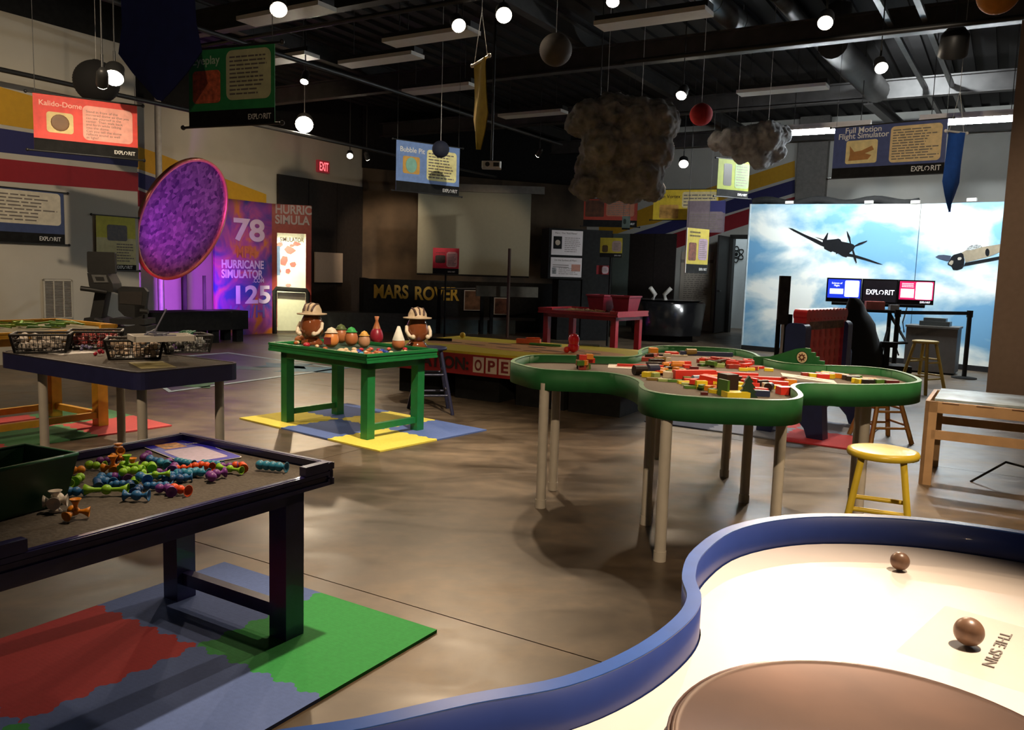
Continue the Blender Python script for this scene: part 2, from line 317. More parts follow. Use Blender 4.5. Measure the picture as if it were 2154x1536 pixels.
e = MB()                                            # atom drawing on that wall
q0 = on(1549, 535, c, B2); MM = frame2(c-XR*1, c+XR*1, 0)
lx = MM.inverted() @ q0
e = thing('wall_drawing', 'black line drawing of an atom on the white wall beyond the door', 'drawing', M=MM)
for an in (0, 60, 120):
    pts = []
    for k in range(25):
        t = 6.2832*k/24; x, z = .22*math.cos(t), .085*math.sin(t); ca, sa = math.cos(math.radians(an+30)), math.sin(math.radians(an+30)); pts.append((lx.x+x*ca-z*sa, -.012, lx.z+x*sa+z*ca))
    MB().tube(pts, .012, 4).build('orbit', M_BLK, e)
MB().sph((lx.x, -.012, lx.z), .05, sc=(1, .2, 1)).build('nucleus', M_BLK, e)
sl = bpy.data.lights.new('room_beyond_light', 'AREA'); sl.energy = 45; sl.size = 1.5; sl.color = (.85, .95, 1)
so = bpy.data.objects.new('room_beyond_light', sl); col.objects.link(so); so.location = (dL+dR)/2+B2*1.0+Vector((0, 0, 2.9))
# ---- tan partition end at the right edge of the picture
pc = at(2086, 700, 9.6)
o = MB().b2((0, 0, 0), (3.2, .3, 4.4)).build('wall_partition', mat('partition_tan', (.42, .31, .24), .8, var=.05), label='tan partition wall ending at the right of the sky backdrop', kind='structure')
o.matrix_world = frame2((pc.x, pc.y, 0), (pc.x+3, pc.y-1.8, 0))
# pole in front of the far left wall
p = on(333, 300, P2w-A2*.6, A2)
MB().cyl((p.x, p.y, 0), (p.x, p.y, 4.3), .055, n=14).build('column', mat('pole_white', (.5, .49, .46), .5), label='slim white pole in front of the far left wall by the dome', kind='structure')
# ================================================================ LAMPS AND HANGING THINGS
M_CAN = mat('lamp_can_black', (.02, .02, .02), .45)
M_LENS = mat('lamp_lens_lit', (1, .86, .66), .4, var=.01, emit=45)
M_LENS2 = mat('lamp_lens_soft', (1, .82, .6), .4, var=.01, emit=12)
M_WHT = mat('white_enamel', (.74, .71, .66), .5, var=.04)
M_WIRE = mat('wire_dark', (.05, .05, .05), .5)
M_CORD = mat('cord_white', (.55, .53, .5), .6)
def lamp(px, py, z, target, power, label, r=.06, angle=50, blend=.6, lens=None, color=WARM, top=None, deep=.2, scale=1., group='track spotlights'):
    p = fl(px, py, z); d = (Vector(target)-p).normalized(); q = d.to_track_quat('-Z', 'Y').to_matrix()
    t = thing('track_spotlight', label, 'spotlight', p, group=group)
    MB().lathe([(r*1.25, 0), (r*1.3, .015), (r*1.2, deep*.75), (r*.7, deep), (.0, deep)], n=18, M=q).build('housing', M_CAN, t)
    MB().lathe([(0, .004), (r*1.12, .004), (r*1.2, -.004), (0, -.012)], n=18, M=q).build('lens', lens or M_LENS, t)
    zt = 5.19-p.z; m = q @ Vector((0, 0, deep*.5))
    MB().cyl(m, (m.x, m.y, m.z+.2), .012).cyl((m.x, m.y, m.z+.2), (m.x, m.y, zt), .008, n=6).build('stem', M_CAN, t)
    if power:
        o = spot('track_spot', p+d*.03, target, power, angle, blend, color); o.parent = t; o.matrix_parent_inverse = Matrix.Translation(-p)
    return t
lamp(640, 262, 3.7, (-2.5, 8.6, 0), 420, 'very bright spotlight glaring above the red exit sign', r=.12, angle=34, lens=mat('lens_glare', (1, .86, .68), .4, emit=70))
lamp(239, 164, 3.15, (-3.4, 6.2, .6), 330, 'bright spotlight hanging in front of the black globe lantern', r=.075, angle=40, lens=mat('lens_glare2', (1, .85, .66), .4, emit=230))
lamp(215, 178, 2.95, (-5.6, 11.0, .8), 18, 'smaller lit spotlight just left of the bright one by the black globe', r=.042, angle=70)
lamp(965, 54, 3.9, (.9, 4.6, .3), 340, 'lit spotlight above the yellow pennant, lower of two', r=.06, angle=52)
lamp(1060, 32, 3.9, (.3, 3.2, .0), 130, 'lit round spotlight right of the yellow pennant lamp', r=.065, angle=50)
lamp(1736, 48, 3.9, (1.5, 5.2, .7), 560, 'lit spotlight at the top right under the steel struts', r=.06, angle=50)
lamp(1854, 143, 3.9, (3.5, 6.0, .3), 330, 'lit brown can spotlight hanging above the flight simulator banner', r=.06, angle=58)
lamp(1433, 201, 3.9, (.7, 9.2, .5), 300, 'lit downward spotlight left above the red lantern', r=.06, angle=60)
lamp(1438, 345, 3.6, (2.6, 12.6, 0), 60, 'bright spotlight between the two grey clouds before the right wall', r=.075, angle=80, lens=mat('lens_glare3', (1, .85, .66), .4, emit=70))
lamp(736, 328, 3.6, (-2.4, 11.5, 0), 50, 'small round lit spotlight right of the exit sign', r=.05, angle=70)
lamp(773, 334, 3.6, (-2.9, 20.2, 1.5), 220, 'small lit spotlight over the dark brown panel doors', r=.04, angle=60)
lamp(1131, 327, 3.6, (-.9, 19, 1.6), 110, 'tiny lit spotlight right of the projector', r=.035, angle=60)
lamp(1289, 4, 3.9, (.4, 5.5, 0), 90, 'spotlight cut by the top edge above the grey lantern', r=.05, angle=50)
lamp(586, 20, 3.9, (-1.2, 5.0, 0), 150, 'tilted spotlight on the track left of the ceiling panels', r=.07, angle=50, lens=M_LENS2)
lamp(640, 172, 3.9, (-3.2, 9.5, 0), 140, 'spotlight glinting on the track above the very bright one', r=.045, angle=60)
lamp(2003, 118, 3.9, (5.5, 11.5, 0), 0, 'unlit black can spotlight under the struts at the right', r=.12, lens=M_CAN, deep=.3)
lamp(1262, 228, 3.55, (1, 9, 0), 0, 'unlit black spotlight in front of the big grey cloud', r=.06, lens=M_CAN)
# light tracks
def track(name, p0, p1, label):
    p0 = Vector(p0); p1 = Vector(p1); m = MB().cyl(p0, p1, .03, n=8)
    return m.build(name, M_CAN, label=label, cat='light track', group='light tracks')
track('light_track', ab(10.2, 4, 3.5), ab(10.2, 16, 3.5), 'black light track running along the left wall above the red banner')
track('light_track', ab(8.0, 4.5, 3.95), ab(8.0, 15, 3.95), 'black light track running back above the green banner')
track('light_track', ab(4.5, 7.3, 4.15), ab(10, 7.3, 4.15), 'black light track crossing in front of the first lamps')
track('light_track', ab(-2.5, 10.1, 4.1), ab(4.5, 10.1, 4.1), 'black light track crossing above the grey lantern')
# fluorescent fixtures, unlit
FX = MB().box((0, 0, 0), (1.35, .30, .05)).mesh('reflector', M_WHT); FB = MB().box((0, 0, .06), (1.37, .2, .07)).mesh('tray', M_CAN)
for px, py, lab in ((1372, 40, 'unlit pale fluorescent panel at the top beside the spiral duct'), (800, 126, 'unlit pale fluorescent panel left of the yellow pennant'),
                    (1645, 189, 'unlit pale fluorescent panel above the small grey cloud'), (585, 126, 'pale fluorescent panel half hidden by the green banner'),
                    (1120, 240, 'dim pale fluorescent panel just left of the big grey cloud'), (905, 78, 'dim pale fluorescent panel left of the twin spotlights'), (925, 187, 'dark narrow fluorescent panel behind the yellow pennant'), (600, 30, 'pale fluorescent panel in the top left corner of the ceiling')):
    p = fl(px, py, 4.3); t = thing('fluorescent_fixture', lab, 'ceiling light', p, AZ, 'unlit fluorescent panels')
    for nme, me in (('reflector', FX), ('tray', FB)):
        o = bpy.data.objects.new(nme, me); col.objects.link(o); o.parent = t
    for x in (.5, -.5): MB().cyl((x, 0, .09), (x, 0, .9), .006, n=5).build('hanger', M_WIRE, t)
# two lit tubes over the flight simulator
M_TUBE = mat('fluorescent_tube_lit', (.93, .98, 1), .4, var=.005, emit=230)
for px, py, lab in ((1738, 277, 'lit white fluorescent lamp left of the flight simulator banner'), (2040, 256, 'lit white fluorescent lamp right of the flight simulator banner')):
    p = fl(px, py, 3.7); t = thing('fluorescent_lamp', lab, 'ceiling light', p, AZ, 'lit fluorescent lamps')
    MB().cyl((-.62, .06, 0), (.62, .06, 0), .022).cyl((-.62, -.06, 0), (.62, -.06, 0), .022).build('tube', M_TUBE, t)
    MB().box((0, 0, .05), (1.3, .26, .03)).box((0, 0, .1), (1.3, .12, .06)).build('tray', M_WHT, t)
    for x in (.5, -.5): MB().cyl((x, 0, .1), (x, 0, 1.49), .006, n=5).build('hanger', M_WIRE, t)
    L = bpy.data.lights.new('tube_light', 'AREA'); L.shape = 'RECTANGLE'; L.size = 1.25; L.size_y = .2; L.energy = 52; L.color = (.88, .96, 1)
    o = bpy.data.objects.new('tube_light', L); col.objects.link(o); o.parent = t; o.location = (0, 0, -.05)
# ---- banners
M_ROD = mat('rod_black', (.015, .015, .015), .4)
M_INK = mat('print_ink', (.17, .145, .125), .8); M_TXTW = mat('print_white', (.75, .75, .72), .6, var=.02)
def bars(mb, x0, x1, z0, z1, n, y=-.006, seed=1, fill=.40):
    rd = random.Random(seed); dz = (z1-z0)/n
    for k in range(n):
        z = z1-(k+1)*dz+dz*.2; x = x0; end = x1-(x1-x0)*rd.uniform(0, .3)
        while x < end:
            wd = rd.uniform(.04, .13)*(x1-x0)*1.6; mb.b2((x, y, z), (min(x+wd, end), y+.0008, z+dz*fill)); x += wd+.025*(x1-x0)
    return mb
def logo(par, x, z, wd, y=-.006, m=None):
    m = m or M_TXTW; h = wd*.19
    text('EXPL', par, x, y, z, m, width=wd*.44, height=h, bold=.012)
    ring = MB(); k = 20; cx, cz, r = x+wd*.55, z+h*.45, h*.46
    for i in range(k):
        if 13 <= i <= 15: continue
        a, b = 6.2832*i/k, 6.2832*(i+1)/k; r0 = r*.68
        ring.add([(cx+r*math.cos(a), y, cz+r*math.sin(a)), (cx+r*math.cos(b), y, cz+r*math.sin(b)), (cx+r0*math.cos(b), y, cz+r0*math.sin(b)), (cx+r0*math.cos(a), y, cz+r0*math.sin(a))], [(0, 1, 2, 3)])
    ring.build('logo_ring', m, par)
    text('RIT', par, x+wd*.665, y, z, m, width=wd*.33, height=h, bold=.012)
def banner(name, label, tl, tr, zb, body, band=.16, title=None, pic=None, panel=None, tcol=None, words=None, nl=9, rods=True, top=4.5, logo_w=.22, cat='banner', pcol='#e8d9a0', tsize=None, wires=True, group=None, lx=None, picf=None, tx=.05, tz=.88, seed=1, inkm=None):
    """hanging printed banner: tl / tr are its upper corners in the hall, zb the height of its lower edge"""
    tl = Vector(tl); tr = Vector(tr); wd = Vector((tr.x-tl.x, tr.y-tl.y, 0)).length; zt = (tl.z+tr.z)/2; h = zt-zb
    t = thing(name, label, cat, M=frame2(tl, tr, zb), group=group)
    MB().b2((0, -.003, 0), (wd, .003, h)).build('banner_sheet', body, t)
    if band: MB().b2((0, -.0045, 0), (wd, -.0032, h*band)).build('lower_band', M_BLK, t)
    if rods:
        for z in (0, h): MB().cyl((-.05, 0, z), (wd+.05, 0, z), .009, n=8).sph((-.06, 0, z), .018, 8, 6).sph((wd+.06, 0, z), .018, 8, 6).build('rod', M_ROD, t)
    if wires:
        for x in (.02, wd-.02): MB().cyl((x, 0, h), (x, 0, 5.19-zb), .003, n=4).build('hanging_wire', M_WIRE, t)
    if title: text(title, t, wd*tx, -.006, h*tz, tcol or M_TXTW, width=wd*(tsize or .36), bold=.012, sp=.85)
    if pic:
        x0, z0, x1, z1 = pic; f = MB().slab(rrect(wd*x0, h*z0, wd*x1, h*z1, .03), -.0055, -.0035).build('picture', picf or col_mat('#c9b277'), t)
    if panel:
        x0, z0, x1, z1 = panel; MB().slab(rrect(wd*x0, h*z0, wd*x1, h*z1, .05), -.0055, -.0035).build('text_panel', col_mat(pcol, .7), t)
        if words: text(words, t, wd*x0+.03, -.0065, h*z1-.075*h/.62, inkm or M_INK, width=wd*(x1-x0)*.86, height=h*(z1-z0)*.84, size=.05, sp=1.0)
        else: bars(MB(), wd*x0+.03, wd*x1-.02, h*z0+.03, h*z1-.03, nl, seed=seed).build('body_text', inkm or M_INK, t)
    if logo_w: logo(t, wd*(lx if lx is not None else .96-logo_w), h*band*.32, wd*logo_w)
    return t, wd, h
p0, p1 = at(68, 193, 8.5), at(288, 222, 9.05)
t, wd, h = banner('hanging_banner', 'red banner titled Kalido-Dome hanging at the upper left wall', p0, p1, at(75, 316, 8.5).z, col_mat('#d8453c', .6), band=.22, title='Kalido-Dome', tcol=col_mat('#e9b0a0'),
    pic=(.12, .34, .37, .70), panel=(.46, .27, .95, .88), pcol='#e9a698', tsize=.40, tz=.80, words='Stand in front of the\nmirrored dome so that you\ncan see yourself in the\ncenter. Then walk back\nand forth while talking\ninto the dome.\nCan you tell the dome\nreflects sound as well\nas light?', logo_w=.21, lx=.76)
MB().sph((wd*.245, -.006, h*.52), .085, sc=(1, .04, 1)).build('picture_motif', col_mat('#6b4a2a'), t)
p0, p1 = at(397, 104, 6.0), at(578, 92, 5.72)
banner('hanging_banner', 'dark green banner titled Eyeplay hanging in shadow at upper left', p0, p1, at(397, 268, 6).z, col_mat('#2f9050', .6), band=.2, title='Eyeplay', tcol=col_mat('#c0dcb8'), pic=(.05, .30, .38, .72), picf=col_mat('#d86a44', var=.4, scale=30), panel=(.45, .32, .96, .95), pcol='#d0d0a0', tsize=.32, tz=.80, nl=10, top=4.4, logo_w=.26, seed=3)
p0, p1 = at(834, 290, 12.5), at(967, 314, 13.2)
t, wd, h = banner('hanging_banner', 'light blue banner titled Bubble Pit hanging before the projector screen', p0, p1, at(836, 401, 12.5).z, col_mat('#6f8dc4', .6), band=.2, title='Bubble Pit', tcol=M_TXTW, pic=(.10, .36, .36, .70), picf=col_mat('#c89a45'), panel=(.47, .27, .95, .88), pcol='#ece6a4', tsize=.38, tz=.78, nl=9, top=4.6, logo_w=.24, lx=.73, seed=4)
MB().sph((wd*.23, -.006, h*.53), .10, sc=(1, .03, 1.15)).build('picture_motif', col_mat('#7fb6a4'), t)
p0, p1 = at(1757, 266, 11.5), at(1995, 252, 10.6)
t, wd, h = banner('hanging_banner', 'blue banner titled Full Motion Flight Simulator hanging above the sky backdrop', p0, p1, at(1748, 376, 11.5).z, col_mat('#3f4d80', .55), band=.2, title='Full Motion', tcol=M_TXTW, pic=(.12, .27, .41, .72), picf=col_mat('#e2cf93'), panel=(.52, .25, .96, .93), pcol='#e0c690', tsize=.33, tx=.10, tz=.87, nl=12, top=4.5, logo_w=.25, lx=.72, seed=5)
text('Flight Simulator', t, wd*.04, -.006, h*.76, M_TXTW, width=wd*.46, bold=.012)
mbp = MB()                                            # sketch of a motion platform in its picture
mbp.slab([(wd*.15, h*.33), (wd*.33, h*.34), (wd*.36, h*.42), (wd*.30, h*.46), (wd*.38, h*.52), (wd*.36, h*.6), (wd*.27, h*.52), (wd*.2, h*.5), (wd*.155, h*.62), (wd*.16, h*.45)], -.0075, -.0057)
mbp.build('picture_motif', col_mat('#a8743a'), t)
# wall and far banners
n = -A2
p = CL-A2*.03; p0 = on(-60, 390, p, A2); p1 = on(133, 403, p, A2)
banner('wall_banner', 'partly cropped white and blue banner on the left wall above the vent', p0, p1, on(130, 515, p, A2).z, col_mat('#39466e', .6), band=.2, panel=(.05, .36, .96, .97), pcol='#cfc7b2', nl=8, wires=False, logo_w=.25, lx=.70, seed=6)
p0 = on(201, 452, p, A2); p1 = on(284, 458, p, A2)
t, wd, h = banner('wall_banner', 'narrow yellow and cream poster on the left wall behind the exercise bike', p0, p1, on(284, 570, p, A2).z, col_mat('#c9c08a', .6), band=.11, pic=(.27, .55, .78, .84), picf=col_mat('#3b2d24', var=.5, scale=25), wires=False, logo_w=.4, lx=.5, seed=7)
MB().b2((0, -.0033, h*.6), (wd, -.0031, h)).build('upper_band', col_mat('#c2bc30', .6), t)
bars(MB(), wd*.5, wd*.95, h*.16, h*.52, 7, seed=8).build('body_text', M_INK, t)
p = RW-B2*.6
p0 = at(1376, 400, 17.5); p1 = at(1512, 397, 17.0)
t, wd, h = banner('hanging_banner', 'yellow banner ending in oin Vortex half hidden by the big grey cloud', p0, p1, at(1376, 463, 17.5).z, col_mat('#cdb12e', .6), band=0, pic=(.10, .05, .40, .5), picf=col_mat('#b08544', var=.4, scale=9), panel=(.45, .40, .98, .92), pcol='#c9b989', tcol=col_mat('#4a3a12'), title='Coin Vortex', tsize=.38, tx=.04, tz=.72, nl=4, logo_w=0, top=4.5, seed=9)
p0 = at(1447, 424, 16.8); p1 = at(1527, 421, 16.5)
t, wd, h = banner('hanging_sheet', 'translucent grey printed sheet hanging under the yellow vortex banner', p0, p1, at(1447, 489, 16.8).z, col_mat('#6d6068', .6), band=0, panel=(.04, .05, .96, .66), pcol='#77696e', nl=7, logo_w=0, rods=False, top=4.5, seed=10)
MB().b2((wd*.6, -.0045, h*.62), (wd, -.0032, h)).build('print_block', M_SB, t)
p0 = at(1512, 327, 13.6); p1 = at(1577, 345, 13.9)
banner('hanging_banner', 'lime green banner hanging below the small grey cloud', p0, p1, at(1512, 413, 13.6).z, col_mat('#7c8622', .6), band=.2, pic=(.18, .30, .44, .88), picf=col_mat('#26241e'), panel=(.54, .26, 1.0, .92), pcol='#7d9068', nl=8, logo_w=.3, lx=.66, top=4.5, seed=11)
p0 = at(1229, 418, 18.2); p1 = at(1342, 420, 18.0)
banner('hanging_banner', 'orange red banner in shade under the big grey cloud', p0, p1, at(1229, 476, 18.2).z, col_mat('#9a3420', .6), band=.24, pic=(.03, .35, .38, .95), picf=col_mat('#4a2a18', var=.5, scale=9), panel=(.42, .38, .94, .97), pcol='#a0674e', nl=7, logo_w=.2, top=4.5, seed=12)
# smaller signs
p0 = at(1446, 478, 13.2); p1 = at(1492, 484, 13.6)
t, wd, h = banner('hanging_sign', 'tall yellow sign on cords before the white handwriting board', p0, p1, at(1443, 574, 13.2).z, col_mat('#b7a43a', .6), band=.2, pic=(.10, .28, .44, .68), picf=col_mat('#6b3a26', var=.5, scale=20), panel=(.54, .30, .95, .78), pcol='#9d8494', nl=9, logo_w=.35, top=4.0, rods=False, seed=13)
MB().b2((-.012, -.012, 0), (.0, .012, h)).build('edge_strip', M_WHT, t)
for zz in (.80, .88): bars(MB(), wd*.12, wd*.6, h*zz, h*(zz+.07), 1, seed=31, fill=.5).build('title_text', col_mat('#5a4a1a'), t)
p0 = at(1263, 502, 15.5); p1 = at(1310, 499, 15.4)
t, wd, h = banner('standing_sign', 'small yellow sign on a post beside the black exhibit box', p0, p1, at(1263, 541, 15.5).z, col_mat('#b8a832', .6), band=.22, pic=(.1, .26, .36, .62), picf=col_mat('#4a3a22'), panel=(.54, .3, .96, .85), pcol='#a58f8a', nl=5, logo_w=.3, wires=False, rods=False, seed=14)
MB().cyl((wd/2, .02, 0), (wd/2, .02, -p0.z+h), .02).build('post', M_BLK, t)
p0 = at(1255, 559, 15.6); p1 = at(1281, 558, 15.6)
t, wd, h = banner('wall_notice', 'small red and white notice below the small yellow sign', p0, p1, at(1255, 577, 15.6).z, col_mat('#8c1f26', .6), band=0, panel=(.42, .08, .97, .92), pcol='#b9a3a6', nl=4, logo_w=0, wires=False, rods=False, seed=15)
p0 = at(1309, 455, 15.0); p1 = at(1326, 455, 15.0)
t, wd, h = banner('hanging_sign', 'little pale cyan hanging card below the orange red banner', p0, p1, at(1309, 483, 15).z, col_mat('#7f9c98', .6), band=.12, pic=(.15, .4, .5, .8), picf=col_mat('#33504c'), logo_w=0, rods=False, top=4.2)
p0 = at(911, 522, 15.2); p1 = at(966, 522, 15.2)
t, wd, h = banner('standing_sign', 'small bright red and pink sign in front of the projector screen', p0, p1, at(911, 576, 15.2).z, col_mat('#d9243f', .6), band=.22, pic=(.10, .42, .48, .72), picf=col_mat('#3c2420', var=.5, scale=30), panel=(.52, .27, .94, .86), pcol='#e2a3a4', nl=8, logo_w=.28, lx=.58, wires=False, rods=False, seed=16)
bars(MB(), wd*.12, wd*.48, h*.78, h*.86, 1, seed=32).build('title_text', col_mat('#7a1020'), t)
MB().cyl((wd/2, .02, 0), (wd/2, .02, -(p0.z-h)), .018).build('post', M_BLK, t)
# ---- pennants
def pennant(label, top, span, length, rz, m, cords=4.4):
    t = thing('pennant', label, 'pennant', top, rz, 'pennants')
    s = span/2; L_ = length
    vs = []; fs = []; prof = [(0, 1), (.15, .99), (.4, 1.0), (.62, 1.12), (.78, .72), (.9, .36), (1, .03)]
    n = 5
    for side in (-.004, .004):
        for i, (q, w_) in enumerate(prof):
            for j in range(n): x = (-1+2*j/(n-1))*s*w_; vs.append((x, side+.02*math.sin(3*q+j*1.3), -q*L_))
    k = len(prof)*n
    for sd in (0, 1):
        for i in range(len(prof)-1):
            for j in range(n-1):
                f = (sd*k+i*n+j, sd*k+i*n+j+1, sd*k+(i+1)*n+j+1, sd*k+(i+1)*n+j); fs.append(f if sd == 0 else f[::-1])
    MB().add(vs, fs, True).build('cloth', m, t)
    MB().cyl((-s-.05, 0, .0), (s+.05, 0, .0), .012, n=8).sph((-s-.05, 0, 0), .02, 8, 6).sph((s+.05, 0, 0), .02, 8, 6).build('rod', M_WHT, t)
    zc = 5.19-top[2]
    for s2 in (-s, s): MB().tube([(s2, 0, 0), (0, 0, .45), (0, 0, zc)], .003, 4).build('cord', M_CORD, t)
    return t
pennant('long yellow cloth pennant hanging from a white rod', at(1011, 128, 8), .34, .82, math.radians(-66), col_mat('#b79a33', .8))
pennant('bright blue cloth pennant beside the right fluorescent lamp', at(2012, 278, 9.6), .22, .9, math.radians(20), col_mat('#1f52a8', .8))
pennant('very dark navy pennant hanging at the top left in shadow', at(330, -60, 5.6), .56, .82, math.radians(-12), col_mat('#18215c', .9))
# ---- paper lanterns
def lantern(label, c, r, m, top=4.5):
    t = thing('paper_lantern', label, 'paper lantern', c, group='paper lanterns')
    pr = []; k = 26
    for j in range(k*2+1):
        a = math.pi*j/(2*k); rr = r*math.sin(a)*(1+(.012 if j % 2 else -.012)); pr.append((max(rr, r*.12), -r*math.cos(a)*.97))
    MB().lathe(pr, n=28).build('shade', m, t)
    MB().lathe([(r*.12, r*.96), (r*.15, r*.96), (r*.15, r*.99), (r*.12, r*.99)], n=16).build('collar', M_ROD, t)
    MB().cyl((0, 0, r), (0, 0, 5.19-c[2]), .003, n=4).build('cord', M_CORD, t); return t
lantern('dark grey ribbed paper lantern at the top of the picture', at(1169, 105, 8.6), .165, col_mat('#453d37', .8))
lantern('red ribbed paper lantern between the two grey clouds', at(1475, 241, 11), .148, col_mat('#b3242c', .8))
lantern('navy blue paper lantern in front of the Bubble Pit banner', at(927, 314, 11.5), .118, col_mat('#131a30', .8))
lantern('large black paper lantern behind the spotlight at the left', at(203, 172, 9.4), .24, col_mat('#0d0c0d', .9))
lantern('orange paper lantern cut by the top right corner', at(2100, -12, 7), .16, col_mat('#c9822a', .8))
# ---- storm clouds of wadding
def cloud(label, c, blobs, m, seed, top=4.6):
    """a cloud of wadding: overlapping puffs melted into one lumpy body"""
    mbx = MB(); rd = random.Random(seed)
    for (x, y, z, r) in blobs: mbx.sph((x, y, z), r, 16, 10)
    t = thing('cloud_mobile', label, 'cloud', c, group='wadding clouds')
    o = mbx.build('wadding', m, t)
    md = o.modifiers.new('r', 'REMESH'); md.mode = 'VOXEL'; md.voxel_size = .022; md.use_smooth_shade = True
    tx = bpy.data.textures.new('puff', 'CLOUDS'); tx.noise_scale = .13; tx.noise_depth = 3
    d = o.modifiers.new('d', 'DISPLACE'); d.texture = tx; d.strength = .10; d.mid_level = .5
    tx2 = bpy.data.textures.new('puff2', 'CLOUDS'); tx2.noise_scale = .04
    d = o.modifiers.new('e', 'DISPLACE'); d.texture = tx2; d.strength = .035; d.mid_level = .5
    for x in (-.2, .25): MB().cyl((x, 0, .3), (x, 0, 5.19-c[2]), .003, n=4).build('cord', M_CORD, t)
    return t
M_CL = mat('wadding_grey', (.26, .25, .24), .95, var=.45, scale=7, bump=.8)
M_CL2 = mat('wadding_light_grey', (.34, .35, .36), .95, var=.4, scale=7, bump=.8)
S = 11/1720
def blobs(lst, cx, cy, dy=.0):
    return [((x-cx)*S, dy+random.uniform(-.1, .1), -(y-cy)*S, r*S) for x, y, r in lst]
cloud('big dark grey storm cloud of wadding hanging in the middle', at(1305, 315, 11), blobs([(1240, 258, 42), (1213, 268, 24), (1285, 250, 48), (1335, 262, 52), (1375, 262, 46), (1395, 265, 28), (1270, 305, 50), (1330, 312, 56), (1372, 318, 42), (1255, 355, 44), (1300, 365, 52), (1350, 368, 46), (1240, 388, 30), (1285, 395, 30), (1330, 396, 28), (1372, 392, 28), (1222, 392, 18)], 1305, 315), M_CL, 1)
cloud('smaller pale grey cloud of wadding hanging at the right', at(1577, 304, 12), [(x*12/11, y, z*12/11, r*12/11) for x, y, z, r in blobs([(1512, 297, 20), (1540, 300, 30), (1575, 298, 34), (1610, 290, 34), (1635, 285, 22), (1600, 325, 28), (1630, 318, 20), (1565, 320, 20)], 1577, 304)], M_CL2, 2)
# ---- projector, exit sign
p = at(1034, 348, 13); t = thing('projector', 'white ceiling projector on a pole facing the screen', 'projector', p, 0)
MB().prism(rrect(-.15, -.13, .15, .13, .03), -.05, .05).build('body', M_WHT, t)
MB().cyl((-.06, -.13, 0), (-.06, -.15, 0), .035, n=16).build('lens', M_ROD, t); MB().b2((.03, -.136, -.03), (.12, -.13, .03)).build('vent', M_ROD, t)
MB().cyl((0, 0, .05), (0, 0, 5.19-p.z), .02).box((0, 0, .06), (.14, .14, .02)).build('ceiling_pole', M_CAN, t)
p = on(670, 349, P2w-A2*.05, A2); q = on(688, 349, P2w-A2*.05, A2); dz = .19
t = thing('exit_sign', 'red lit EXIT sign on the far left wall', 'sign', M=frame2(p, q, p.z-dz/2)); L_ = (q-p).length
MB().slab(rrect(-.05, -.04, L_+.05, dz+.04, .015), -.03, .03).build('housing', mat('exit_face', (.35, .03, .04), .5, emit=.25), t)
text('EXIT', t, 0, -.032, .0, mat('exit_letters', (1, .12, .14), .5, var=.01, emit=2.2), width=L_, height=dz, bold=.01)
# ================================================================ EXHIBITS AT THE BACK
# ---- mirrored dome
M_DOME = bpy.data.materials.new('mirror_mosaic'); M_DOME.use_nodes = True
_n = M_DOME.node_tree.nodes; _l = M_DOME.node_tree.links; _b = _n['Principled BSDF']
_tc = _n.new('ShaderNodeTexCoord'); _v = _n.new('ShaderNodeTexVoronoi'); _v.inputs['Scale'].default_value = 15; _l.new(_tc.outputs['Object'], _v.inputs['Vector'])
_rp = _n.new('ShaderNodeValToRGB'); _rp.color_ramp.elements[0].color = (.14, .06, .20, 1); _rp.color_ramp.elements[1].color = (.85, .48, .72, 1)
_l.new(_v.outputs['Color'], _rp.inputs['Fac']); _l.new(_rp.outputs['Color'], _b.inputs['Base Color']); _b.inputs['Metallic'].default_value = .9; _b.inputs['Roughness'].default_value = .28
_bp = _n.new('ShaderNodeBump'); _bp.inputs['Strength'].default_value = .6; _bp.inputs['Distance'].default_value = .02; _l.new(_v.outputs['Color'], _bp.inputs['Height']); _l.new(_bp.outputs[0], _b.inputs['Normal'])
DC = at(387, 463, 13.4)
ax = Vector((.90, -.25, -.35)).normalized()               # the bowl faces right and towards the room
qd = ax.to_track_quat('Z', 'Y').to_matrix()
t = thing('mirrored_dome', 'large tilted mirrored bowl glowing purple with an orange rim', 'dome', DC)
Rd = 1.0; pr = []
for j in range(13):
    a = j/12; pr.append((max(Rd*a, .001), -.34*(1-a*a)))
MB().lathe(pr, n=48, M=qd).build('mirror_bowl', M_DOME, t)
MB().lathe([(max(r, .001)*1.01, z-.03) for r, z in pr], n=48, M=qd).build('bowl_back', M_BLK, t)
MB().lathe([(Rd-.01, -.03), (Rd+.035, -.03), (Rd+.035, .03), (Rd-.01, .03), (Rd-.01, -.03)], n=56, M=qd).build('rim', mat('dome_rim_copper', (.42, .13, .08), .35, .3), t)
bk = -ax*.36
MB().tube([bk*.9, (bk.x-.05, .9, bk.z-.1), (bk.x-.05, .9, -DC.z+.02)], .05).tube([(bk.x+.3, .9, -.9), (bk.x+.3, .9, -DC.z+.02)], .03).box((bk.x+.1, .9, -DC.z+.02), (.7, .5, .04)).build('stand', M_BLK, t)
PUR = (.42, .10, 1.0)
o = spot('dome_purple_light', DC+Vector((1.5, -.6, -1.5)), DC+Vector((.0, .0, .15)), 520, 58, .8, (.55, .10, 1.0))
o = spot('dome_red_light', DC+Vector((.3, -1.3, -1.5)), DC+Vector((-.1, .1, -.6)), 90, 60, .8, (1, .08, .25))
o = spot('dome_wall_purple', DC+Vector((.4, .2, -1.25)), on(395, 615, P2w, A2), 330, 74, .9, (.55, .12, 1.0))
o = spot('dome_booth_purple', DC+Vector((.9, .2, .9)), on(495, 540, P2w-A2*1.0, A2), 55, 32, .9, (.48, .12, 1.0))
